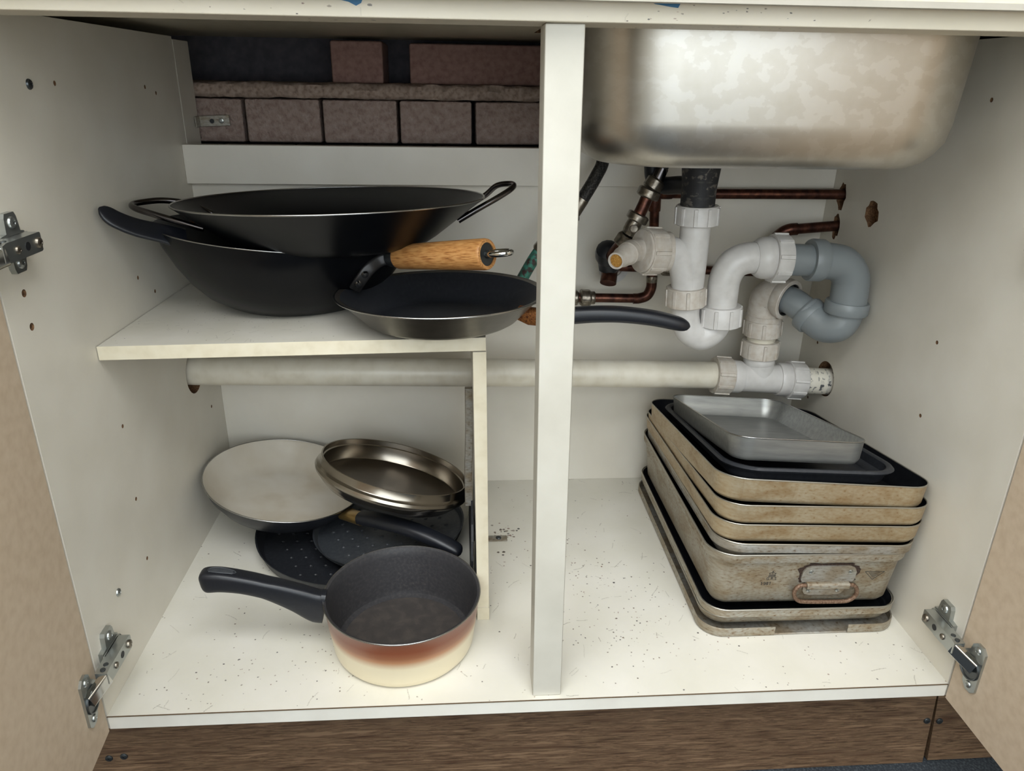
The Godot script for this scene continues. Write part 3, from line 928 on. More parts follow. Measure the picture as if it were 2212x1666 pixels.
func build_plumbing() -> void:
	var z := -0.33
	# ---- white trap
	var t := thing("sink_trap", "white plastic sink trap hanging from the black drain outlet, with a capped side nozzle", "trap", at(Vector3(0.245, 0.31, z)))
	path_part(t, "inlet_pipe", [Vector3(0.2225, 0.503, z), Vector3(0.223, 0.44, z), Vector3(0.2215, 0.37, z)], 0.0199, M.pipe_white, false)
	pipe_nut(t, Vector3(0.2235, 0.481, z), Vector3(0.223, 0.506, z), 0.0296, 0.019, M.pipe_white, 10, 0.35)
	path_part(t, "side_branch", [Vector3(0.176, 0.4445, z), Vector3(0.193, 0.4445, z), Vector3(0.206, 0.436, z), Vector3(0.214, 0.42, z), Vector3(0.219, 0.395, z)], 0.0203, M.pipe_white)
	collar(t, "branch_socket", Vector3(0.174, 0.445, z), Vector3(0.192, 0.4445, z), 0.0262, M.pipe_old)
	pipe_nut(t, Vector3(0.153, 0.447, z + 0.008), Vector3(0.178, 0.4448, z), 0.0318, 0.018, M.pipe_old, 8, 0.1)
	collar(t, "nozzle_flange", Vector3(0.149, 0.4475, z + 0.0095), Vector3(0.1535, 0.447, z + 0.008), 0.0282, M.pipe_old)
	path_part(t, "nozzle_elbow", [Vector3(0.155, 0.447, z + 0.006), Vector3(0.144, 0.4485, z + 0.01), Vector3(0.134, 0.449, z + 0.021)], 0.0148, M.pipe_old)
	var st := S()
	var a := Vector3(0.137, 0.4492, z + 0.016)
	var b := Vector3(0.1065, 0.4448, -0.272)
	var l := (b - a).length()
	lathe(st, [[0.0, 0.0], [0.0148, 0.0], [0.0152, 0.009], [0.0152, 0.017], [0.0136, 0.019], [0.0134, 0.033], [0.0118, 0.036], [0.0108, l], [0.0086, l], [0.0086, l - 0.004], [0.0, l - 0.004]], along(a, b), 32)
	part(t, "nozzle", st, M.pipe_old)
	st = S()
	lathe(st, [[0.0, l - 0.005], [0.0085, l - 0.005], [0.0085, l - 0.0022], [0.004, l - 0.001], [0.0, l - 0.0014]], along(a, b), 24)
	part(t, "nozzle_bung", st, M.sponge, true, "dirty amber stopper in the nozzle mouth")
	pipe_nut(t, Vector3(0.220, 0.370, z), Vector3(0.2185, 0.396, z), 0.0282, 0.018, M.pipe_old, 9, 0.5)
	path_part(t, "u_bend", [Vector3(0.2205, 0.374, z), Vector3(0.222, 0.352, z), Vector3(0.229, 0.3345, z), Vector3(0.246, 0.3245, z), Vector3(0.2625, 0.3335, z), Vector3(0.2695, 0.351, z), Vector3(0.2705, 0.368, z)], 0.0195, M.pipe_white)
	pipe_nut(t, Vector3(0.2715, 0.342, z), Vector3(0.2705, 0.370, z), 0.0305, 0.019, M.pipe_white, 9, 0.15)
	path_part(t, "riser", [Vector3(0.2705, 0.352, z), Vector3(0.2705, 0.385, z), Vector3(0.2715, 0.408, z), Vector3(0.2805, 0.427, z), Vector3(0.298, 0.4355, z), Vector3(0.322, 0.436, z)], 0.0212, M.pipe_white)
	st = S()
	lathe(st, [[0.0, 0.0], [0.0225, 0.0], [0.0268, 0.006], [0.0284, 0.012], [0.0284, 0.022], [0.0265, 0.026], [0.0, 0.026]], along(Vector3(0.308, 0.436, z), Vector3(0.34, 0.436, z)), 36)
	part(t, "outlet_socket", st, M.pipe_white)
	pipe_nut(t, Vector3(0.331, 0.436, z), Vector3(0.353, 0.4355, z), 0.0338, 0.02, M.pipe_white, 9, 0.25)
	# ---- grey bends
	var g := thing("waste_bend", "grey plastic waste pipe bends looping from the trap down to the white elbow", "pipe", at(Vector3(0.43, 0.32, z)))
	path_part(g, "straight_pipe", [Vector3(0.342, 0.4345, z), Vector3(0.395, 0.4325, z)], 0.0215, M.pipe_grey, false)
	collar(g, "socket_ring", Vector3(0.385, 0.4335, z), Vector3(0.405, 0.4325, z), 0.0288, M.pipe_grey)
	path_part(g, "upper_elbow", [Vector3(0.398, 0.432, z), Vector3(0.416, 0.4315, z), Vector3(0.434, 0.4265, z), Vector3(0.4475, 0.411, z), Vector3(0.451, 0.392, z), Vector3(0.4515, 0.362, z)], 0.0248, M.pipe_grey)
	collar(g, "socket_ring", Vector3(0.4505, 0.358, z), Vector3(0.4512, 0.375, z), 0.0296, M.pipe_grey)
	path_part(g, "lower_elbow", [Vector3(0.4505, 0.37, z), Vector3(0.450, 0.352, z), Vector3(0.443, 0.339, z - 0.002), Vector3(0.431, 0.3355, z - 0.012), Vector3(0.4195, 0.342, z - 0.024), Vector3(0.4095, 0.3515, z - 0.035)], 0.0238, M.pipe_grey)
	path_part(g, "spigot", [Vector3(0.413, 0.348, z - 0.031), Vector3(0.3975, 0.3595, z - 0.048), Vector3(0.389, 0.362, z - 0.062)], 0.0203, M.pipe_grey)
	collar(g, "socket_ring", Vector3(0.419, 0.3415, z - 0.025), Vector3(0.4105, 0.349, z - 0.037), 0.0262, M.pipe_grey)
	# ---- white elbow and tee on the long pipe
	var e := thing("waste_tee", "white waste tee with end nuts and an elbow, joined into the long pipe", "pipe", at(Vector3(0.373, 0.21, -0.412)))
	st = S()
	var mo := Vector3(0.3885, 0.362, -0.39)
	var md := Vector3(0.55, -0.13, 0.82).normalized()
	lathe(st, [[0.0, -0.012], [0.026, -0.012], [0.0305, -0.004], [0.0305, 0.006], [0.0298, 0.0068], [0.0245, 0.0068], [0.0235, -0.002], [0.0, -0.004]], along(mo, mo + md), 36)
	part(e, "elbow_mouth", st, M.pipe_old)
	st = S()
	lathe(st, [[0.0242, 0.0], [0.0248, 0.0055], [0.0225, 0.0062], [0.0222, 0.0]], along(mo, mo + md), 32)
	part(e, "rubber_seal", st, M.seal_black)
	path_part(e, "elbow", [mo, Vector3(0.3785, 0.3645, -0.401), Vector3(0.3715, 0.357, -0.4115), Vector3(0.3705, 0.342, -0.415), Vector3(0.371, 0.318, -0.415)], 0.0252, M.pipe_old)
	collar(e, "elbow_ring", Vector3(0.371, 0.322, -0.415), Vector3(0.371, 0.331, -0.415), 0.0272, M.pipe_old)
	pipe_nut(e, Vector3(0.372, 0.298, -0.415), Vector3(0.371, 0.323, -0.415), 0.0288, 0.018, M.pipe_old, 8, 0.3)
	path_part(e, "neck", [Vector3(0.372, 0.305, -0.415), Vector3(0.3715, 0.28, -0.415)], 0.0212, M.pipe_cream, false)
	pipe_nut(e, Vector3(0.3718, 0.264, -0.414), Vector3(0.3712, 0.290, -0.414), 0.0296, 0.019, M.pipe_old, 8, 0.1)
	path_part(e, "branch", [Vector3(0.3718, 0.27, -0.413), Vector3(0.3745, 0.228, -0.411)], 0.0226, M.pipe_white, false)
	collar(e, "branch_ring", Vector3(0.3728, 0.252, -0.4125), Vector3(0.372, 0.264, -0.413), 0.0237, M.pipe_white)
	path_part(e, "tee_body", [Vector3(0.322, 0.2325, -0.41), Vector3(0.4, 0.2265, -0.41), Vector3(0.43, 0.2245, -0.41)], 0.0226, M.pipe_white, false)
	collar(e, "socket_ring", Vector3(0.326, 0.2322, -0.41), Vector3(0.3455, 0.2307, -0.41), 0.0255, M.pipe_white)
	collar(e, "socket_ring", Vector3(0.404, 0.2262, -0.41), Vector3(0.424, 0.2248, -0.41), 0.0262, M.pipe_white)
	pipe_nut(e, Vector3(0.302, 0.2342, -0.41), Vector3(0.329, 0.232, -0.41), 0.0302, 0.021, M.pipe_old, 9, 0.4)
	pipe_nut(e, Vector3(0.421, 0.2252, -0.41), Vector3(0.446, 0.2232, -0.41), 0.0306, 0.021, M.pipe_white, 9, 0.3)
	var stub := thing("waste_pipe", "short grey waste pipe daubed with white paint, entering the right-hand hole", "pipe", at(Vector3(0.47, 0.2, -0.41)))
	path_part(stub, "pipe", [Vector3(0.43, 0.2245, -0.41), Vector3(0.5, 0.2205, -0.41)], 0.0208, M.painted_stub, false)
	var lp := thing("waste_pipe", "long cream waste pipe running along the back from the left hole to the tee", "pipe", at(Vector3(-0.08, 0.22, -0.405)))
	path_part(lp, "pipe", [Vector3(-0.501, 0.2535, -0.4), Vector3(-0.2, 0.247, -0.403), Vector3(0.12, 0.24, -0.407), Vector3(0.322, 0.2335, -0.41)], 0.0212, M.pipe_cream, false)
	# ---- copper
	var c := thing("copper_pipe", "dark copper pipe from the upper right hole, turning down and then left under the trap", "pipe", at(Vector3(0.2, 0.34, -0.47)))
	path_part(c, "long_run", [Vector3(0.2, 0.5025, -0.47), Vector3(0.3, 0.5025, -0.465), Vector3(0.486, 0.504, -0.457)], 0.0075, M.copper, false)
	path_part(c, "drop", [Vector3(0.2005, 0.503, -0.47), Vector3(0.204, 0.44, -0.47), Vector3(0.2075, 0.362, -0.47)], 0.0072, M.copper, false)
	path_part(c, "bend", [Vector3(0.2072, 0.37, -0.47), Vector3(0.2068, 0.357, -0.47), Vector3(0.2015, 0.3455, -0.47), Vector3(0.190, 0.341, -0.47), Vector3(0.18, 0.3405, -0.47)], 0.0082, M.copper)
	path_part(c, "bottom_run", [Vector3(0.19, 0.3408, -0.47), Vector3(0.09, 0.3425, -0.47)], 0.0072, M.copper, false)
	collar(c, "tee_fitting", Vector3(0.2018, 0.476, -0.47), Vector3(0.2005, 0.508, -0.47), 0.0092, M.copper)
	collar(c, "tee_arm", Vector3(0.2, 0.5025, -0.47), Vector3(0.226, 0.5025, -0.469), 0.009, M.copper)
	collar(c, "solder_joint", Vector3(0.2072, 0.367, -0.47), Vector3(0.2068, 0.377, -0.47), 0.0086, M.fitting)
	hex_nut(c, "compression_nut", Vector3(0.0955, 0.3425, -0.47), Vector3(0.113, 0.342, -0.47), 0.0135, M.fitting)
	collar(c, "olive", Vector3(0.112, 0.342, -0.47), Vector3(0.119, 0.342, -0.47), 0.0102, M.fitting)
	hex_nut(c, "compression_nut", Vector3(0.076, 0.343, -0.47), Vector3(0.093, 0.3425, -0.47), 0.0125, M.fitting)
	var c2 := thing("copper_pipe", "short copper stub from the lower right hole, bending behind the trap nut", "pipe", at(Vector3(0.44, 0.44, -0.457)))
	path_part(c2, "pipe", [Vector3(0.486, 0.457, -0.46), Vector3(0.41, 0.4515, -0.457)], 0.0078, M.copper, false)
	path_part(c2, "elbow", [Vector3(0.42, 0.4522, -0.457), Vector3(0.409, 0.4512, -0.457), Vector3(0.399, 0.446, -0.459), Vector3(0.388, 0.43, -0.468), Vector3(0.378, 0.412, -0.478)], 0.0092, M.copper)
	var c3 := thing("copper_pipe", "dark copper pipe running level across the back behind the trap to the stop tap", "pipe", at(Vector3(0.27, 0.37, -0.488)))
	path_part(c3, "pipe", [Vector3(0.15, 0.3865, -0.49), Vector3(0.39, 0.3775, -0.49)], 0.0068, M.copper, false)
	hex_nut(c3, "compression_nut", Vector3(0.226, 0.3838, -0.49), Vector3(0.242, 0.383, -0.49), 0.0115, M.fitting)
	# ---- stop tap
	var sp := thing("stop_tap", "black-capped stop tap behind the nozzle at the back panel", "tap", at(Vector3(0.135, 0.38, -0.47)))
	st = S()
	lathe(st, [[0.0, 0.0], [0.013, 0.0], [0.0195, 0.004], [0.0195, 0.012], [0.0165, 0.022], [0.009, 0.027], [0.0, 0.028]], along(Vector3(0.134, 0.409, -0.455), Vector3(0.128, 0.425, -0.44)), 14)
	part(sp, "tap_handle", st, M.black_plastic)
	st = S()
	lathe(st, [[0.0, 0.0], [0.016, 0.0], [0.018, 0.006], [0.015, 0.014], [0.012, 0.022], [0.0, 0.022]], along(Vector3(0.139, 0.392, -0.466), Vector3(0.131, 0.411, -0.45)), 8, 1.0, 20.0)
	part(sp, "bonnet", st, M.black_plastic)
	path_part(sp, "valve_body", [Vector3(0.148, 0.389, -0.485), Vector3(0.141, 0.386, -0.472), Vector3(0.137, 0.378, -0.458), Vector3(0.135, 0.37, -0.452)], 0.0125, M.copper)
	st = S()
	lathe(st, [[0.014, -0.001], [0.024, -0.001], [0.024, 0.001], [0.014, 0.001], [0.014, -0.001]], along(Vector3(0.152, 0.382, -0.5), Vector3(0.152, 0.382, -0.49)), 32)
	part(sp, "wall_washer", st, M.pipe_white)
	# ---- isolation valve chain
	var iv := thing("isolation_valve", "slotted isolation valve and nuts on the slanting pipe beside the trap", "valve", at(Vector3(0.155, 0.43, -0.4)))
	var p := [Vector3(0.1835, 0.529, -0.4), Vector3(0.175, 0.516, -0.4), Vector3(0.168, 0.496, -0.4), Vector3(0.161, 0.479, -0.4), Vector3(0.153, 0.462, -0.4), Vector3(0.144, 0.444, -0.405), Vector3(0.133, 0.418, -0.43)]
	path_part(iv, "pipe_stub", [p[1], p[2], p[3]], 0.0088, M.copper, false)
	hex_nut(iv, "top_nut", p[1] + (p[0] - p[1]) * 0.05, p[0] + Vector3(0.001, 0.002, 0), 0.0138, M.fitting)
	hex_nut(iv, "union_nut", p[1].lerp(p[2], 0.55), p[1] + Vector3(0.0008, 0.0016, 0), 0.0165, M.fitting)
	hex_nut(iv, "lower_nut", p[3].lerp(p[4], 0.38), p[3].lerp(p[2], 0.25), 0.016, M.fitting)
	st = S()
	lathe(st, [[0.0, 0.0], [0.0088, 0.0], [0.0106, 0.004], [0.0112, 0.012], [0.0106, 0.02], [0.009, 0.026], [0.0, 0.026]], along(p[4].lerp(p[5], 0.45), p[3]), 20)
	part(iv, "valve_body", st, M.fitting)
	st = S()
	var vx := along(p[4] + Vector3(0.0005, 0.002, 0.0095), p[4] + Vector3(0.0005, 0.004, 0.02))
	lathe(st, [[0.0, 0.0], [0.0056, 0.0], [0.0054, 0.0025], [0.004, 0.0022], [0.0, 0.0022]], vx, 20)
	box(st, Vector3(0.0075, 0.0008, 0.0012), vx * Transform3D(Basis(Vector3.UP, 1.0), Vector3(0, 0.0024, 0)), 0.0)
	part(iv, "slot_screw", st, M.fitting)
	hex_nut(iv, "bottom_nut", p[5] + (p[5] - p[4]) * 0.35, p[4].lerp(p[5], 0.5), 0.0135, M.fitting)
	path_part(iv, "outlet_pipe", [p[5], p[6], Vector3(0.133, 0.405, -0.45)], 0.008, M.copper)
	# ---- braided hoses to the taps
	var h2 := thing("braided_hose", "steel tap hose end with crimped ferrule above the isolation valve", "hose", at(Vector3(0.187, 0.535, -0.4)))
	path_part(h2, "ferrule", [p[0], Vector3(0.190, 0.5455, -0.4)], 0.0086, M.dark_chrome, false)
	path_part(h2, "hose", [Vector3(0.1895, 0.544, -0.4), Vector3(0.199, 0.57, -0.41), Vector3(0.206, 0.62, -0.47), Vector3(0.206, 0.7, -0.48)], 0.0078, M.braid)
	var h1 := thing("braided_hose", "braided steel tap hose slanting down behind the centre post", "hose", at(Vector3(0.06, 0.45, -0.42)))
	path_part(h1, "hose", [Vector3(0.122, 0.7, -0.485), Vector3(0.124, 0.62, -0.48), Vector3(0.117, 0.555, -0.452), Vector3(0.104, 0.529, -0.435), Vector3(0.083, 0.498, -0.42)], 0.0093, M.braid)
	path_part(h1, "ferrule", [Vector3(0.084, 0.5, -0.42), Vector3(0.072, 0.481, -0.418)], 0.0098, M.fitting, false)
	hex_nut(h1, "hose_nut", Vector3(0.060, 0.465, -0.415), Vector3(0.072, 0.481, -0.418), 0.0125, M.fitting)
	path_part(h1, "tail_pipe", [Vector3(0.064, 0.47, -0.416), Vector3(0.025, 0.43, -0.41), Vector3(0.0, 0.387, -0.412), Vector3(-0.012, 0.365, -0.415)], 0.0085, M.copper_green, true, "corroded green copper tail")
	path_part(h1, "copper_return", [Vector3(-0.0105, 0.368, -0.4145), Vector3(-0.015, 0.353, -0.424), Vector3(0.0, 0.3435, -0.448), Vector3(0.032, 0.3425, -0.466), Vector3(0.08, 0.343, -0.47)], 0.0076, M.copper)
	hex_nut(h1, "tail_nut", Vector3(0.022, 0.427, -0.41), Vector3(0.033, 0.44, -0.41), 0.012, M.fitting)

func build_pans() -> void:
	# ---- upper wok with two steel loop handles
	var xf := tilt(Vector3(-0.2418, 0.5177, -0.2850), -0.0527, 0.0215)
	var w := thing("wok", "large shallow black wok with two steel loop handles, nested on top of the deeper one", "wok", xf)
	var st := S()
	lathe(st, [[0.0000, -0.0554], [0.0894, -0.0554], [0.1027, -0.0544], [0.1138, -0.0503], [0.1245, -0.0437], [0.1827, -0.0005], [0.1827, 0.0005], [0.1811, 0.0005], [0.1230, -0.0420], [0.1118, -0.0483], [0.1016, -0.0523], [0.0894, -0.0534], [0.0000, -0.0534]], Transform3D.IDENTITY, 96)
	part(w, "bowl", st, M.wok_black, false)
	st = S()
	var ring := []
	for i in 96: ring.append(Vector3(0.1824 * cos(TAU * i / 96), 0.0004, 0.1824 * sin(TAU * i / 96)))
	tube(st, ring, 0.0011, 8, true)
	part(w, "rim", st, M.rim_steel, false, "bright bare steel rim edge")
	for s in [-1, 1]:
		var h := Node3D.new()
		h.name = "loop_handle"
		w.add_child(h, true)
		st = S()
		var turn := 0.13 if s > 0 else 0.08
		var hx := Transform3D(Basis(Vector3.UP, turn), Vector3.ZERO)
		var L := []
		var pts := [[0.148, -0.021, 0.013], [0.172, -0.008, 0.011], [0.196, 0.003, 0.004], [0.213, 0.010, -0.008], [0.219, 0.011, -0.028], [0.213, 0.009, -0.045], [0.198, 0.004, -0.056], [0.182, -0.010, -0.062], [0.150, -0.028, -0.06]]
		if s < 0: pts = [[0.140, -0.027, 0.048], [0.166, -0.0185, 0.049], [0.194, -0.010, 0.046], [0.216, -0.004, 0.038], [0.226, -0.001, 0.022], [0.222, 0.0, 0.002], [0.205, 0.0, -0.016], [0.180, -0.005, -0.026], [0.153, -0.018, -0.03]]
		for q in pts: L.append(Vector3(q[0] * s + 0.002 * s, q[1] - (q[2] + 0.028) * (0.15 if s > 0 else 0.0), q[2]))
		tube(st, spline(L, 6), 0.0036, 14)
		part(h, "bar", st, M.dark_chrome, true).transform = Transform3D.IDENTITY
		st = S()
		var pl := hx * Transform3D(Basis(Vector3.BACK, 0.645 * s), Vector3(0.1535 * s, -0.0215, 0))
		box(st, Vector3(0.018, 0.002, 0.066), pl, 0.0008)
		for e in [-0.02, 0.02]:
			lathe(st, [[0.0, -0.002], [0.004, -0.002], [0.003, -0.0042], [0.0, -0.0046]], pl * at(Vector3(0, 0, e)), 12, -1.0)
		part(h, "mount", st, M.rusty, true).transform = Transform3D.IDENTITY
	# ---- lower wok
	xf = tilt(Vector3(-0.3090, 0.4714, -0.3250), -0.05, -0.0915)
	var v := thing("wok", "deep black wok on the shelf with a round wooden handle, under the shallow one", "wok", xf)
	st = S()
	var outer := [[0.0000, -0.0975], [0.0569, -0.0975], [0.0780, -0.0928], [0.0981, -0.0828], [0.1160, -0.0670], [0.1323, -0.0469], [0.1466, -0.0243], [0.1587, -0.0005]]
	var prof := outer.duplicate()
	prof.append([0.1587, 0.0005])
	for i in range(outer.size() - 1, -1, -1): prof.append([maxf(outer[i][0] - 0.0018, 0.0), outer[i][1] + 0.0016])
	lathe(st, prof, Transform3D.IDENTITY, 96)
	part(v, "bowl", st, M.wok_black, false)
	st = S()
	ring = []
	for i in 96: ring.append(Vector3(0.1584 * cos(TAU * i / 96), 0.0004, 0.1584 * sin(TAU * i / 96)))
	tube(st, ring, 0.0008, 8, true)
	part(v, "rim", st, M.rim_steel, false, "thin bright rim edge")
	# wooden handle, bracket and hanging ring
	var a := Vector3(-0.1613, 0.4605, -0.2234)
	var b := Vector3(-0.0601, 0.4817, -0.1405)
	st = S()
	var bk := [Vector3(-0.2140, 0.4222, -0.2233), Vector3(-0.2061, 0.4338, -0.2190), Vector3(-0.1955, 0.4469, -0.2206), Vector3(-0.1824, 0.4554, -0.2291), Vector3(-0.1639, 0.4591, -0.2291)]
	sweep(st, spline(bk, 6), [Vector2(0.0075, 0.003)], Vector3(0.35, 0.2, 0.9), 16, 3.0)
	part(v, "bracket", st, M.strap_black)
	st = S()
	for q in [Vector3(-0.2087, 0.4301, -0.2172), Vector3(-0.2003, 0.4417, -0.2159)]:
		lathe(st, [[0.0, 0.0], [0.0046, 0.0], [0.0038, 0.0022], [0.0, 0.003]], along(q, q + Vector3(0.35, -0.5, 0.85)), 14)
	part(v, "rivet", st, M.chrome)
	st = S()
	lathe(st, [[0.0, -0.014], [0.0105, -0.014], [0.0118, -0.010], [0.0128, 0.004], [0.0, 0.004]], along(a, b), 28)
	part(v, "ferrule", st, M.zinc_dark)
	var grip := MeshInstance3D.new()
	st = S()
	var l := (b - a).length()
	lathe(st, [[0.0, 0.0], [0.0132, 0.0], [0.0142, 0.0025], [0.0158, l * 0.5], [0.017, l - 0.004], [0.0165, l - 0.001], [0.0158, l], [0.0126, l], [0.0124, l - 0.003], [0.0, l - 0.003]], Transform3D.IDENTITY, 36)
	grip.name = "wooden_grip"
	grip.mesh = st.commit()
	grip.material_override = M.handle_wood
	v.add_child(grip, true)
	grip.transform = xf.affine_inverse() * along(a, b)
	st = S()
	var hx2 := along(b, b + (b - a))
	lathe(st, [[0.0, -0.0035], [0.0124, -0.0035], [0.0124, -0.0012], [0.0045, -0.001], [0.004, 0.004], [0.0, 0.004]], hx2, 28)
	part(v, "end_cap", st, M.zinc_dark)
	st = S()
	ring = []
	var dir := (b - a).normalized()
	var side := dir.cross(Vector3.UP).normalized()
	for i in 28:
		var t := TAU * i / 28
		ring.append(b + dir * (0.016 - 0.0135 * cos(t)) + side * 0.0095 * sin(t) + Vector3(0, 0.001, 0))
	tube(st, ring, 0.0032, 12, true)
	part(v, "hanging_ring", st, M.chrome)
	# flat black helper handle opposite
	st = S()
	var hp := [Vector3(-0.405, 0.478, -0.235), Vector3(-0.424, 0.487, -0.223), Vector3(-0.446, 0.4965, -0.208), Vector3(-0.4625, 0.5075, -0.197), Vector3(-0.4745, 0.5205, -0.19)]
	var hs := []
	var hpp := spline(hp, 6)
	for i in hpp.size():
		var t := float(i) / (hpp.size() - 1)
		hs.append(Vector2(lerpf(0.017, 0.011, t) * sqrt(maxf(1.0 - pow(t, 9.0), 0.02)), lerpf(0.0035, 0.0042, t) * sqrt(maxf(1.0 - pow(t, 9.0), 0.05))))
	sweep(st, hpp, hs, Vector3(0.1, 0.7, 0.45), 20, 2.6)
	part(v, "helper_handle", st, M.black_plastic)
	# ---- frying pan at the shelf's end
	xf = tilt(Vector3(-0.1120, 0.4239, -0.2000), -0.036, 0.014)
	var f := thing("frying_pan", "dark steel frying pan overhanging the shelf end, handle passing behind the post", "frying pan", xf)
	st = S()
	lathe(st, [[0.0000, -0.0352], [0.0741, -0.0352], [0.0820, -0.0334], [0.0889, -0.0294], [0.1161, -0.0020], [0.1216, 0.0000], [0.1221, 0.0010], [0.1211, 0.0018], [0.1151, 0.0000]], Transform3D.IDENTITY, 96)
	part(f, "shell", st, M.pan_shell, false)
	st = S()
	lathe(st, [[0.1154, 0.0003], [0.0880, -0.0273], [0.0825, -0.0299], [0.0771, -0.0315], [0.0000, -0.0315]], Transform3D.IDENTITY, 96)
	part(f, "lining", st, M.coat_black, false, "worn black non-stick lining")
	st = S()
	ring = []
	for i in 96: ring.append(Vector3(0.1215 * cos(TAU * i / 96), 0.001, 0.1215 * sin(TAU * i / 96)))
	tube(st, ring, 0.0011, 8, true)
	part(f, "rim", st, M.rim_steel, false)
	st = S()
	sweep(st, [Vector3(-0.022, 0.4, -0.2), Vector3(-0.008, 0.3965, -0.195), Vector3(0.012, 0.396, -0.19), Vector3(0.022, 0.397, -0.19)], [Vector2(0.008, 0.008), Vector2(0.008, 0.0105), Vector2(0.008, 0.0105)], Vector3.UP, 20, 3.0)
	part(f, "ferrule", st, M.rusty, true, "rust-stained handle ferrule")
	st = S()
	var fh := spline([Vector3(0.018, 0.397, -0.19), Vector3(0.044, 0.3985, -0.19), Vector3(0.07, 0.4, -0.19), Vector3(0.1, 0.3995, -0.19), Vector3(0.135, 0.3955, -0.19), Vector3(0.165, 0.389, -0.19), Vector3(0.184, 0.3838, -0.19)], 6)
	var fs := []
	for i in fh.size():
		var t := float(i) / (fh.size() - 1)
		var e := sqrt(maxf(1.0 - pow(t, 14.0), 0.03))
		fs.append(Vector2(lerpf(0.009, 0.0115, minf(t * 2.0, 1.0)) * e, lerpf(0.0102, 0.0085, t) * e))
	sweep(st, fh, fs, Vector3.UP, 24, 2.7)
	part(f, "grip", st, M.black_plastic)
	st = S()
	var ridge := []
	for i in range(4, 28): ridge.append(fh[i] + Vector3(0, 0.0083 - 0.00007 * i, 0.0035))
	sweep(st, ridge, [Vector2(0.0035, 0.0016)], Vector3.UP, 12, 2.0)
	part(f, "grip_ridge", st, M.black_plastic)

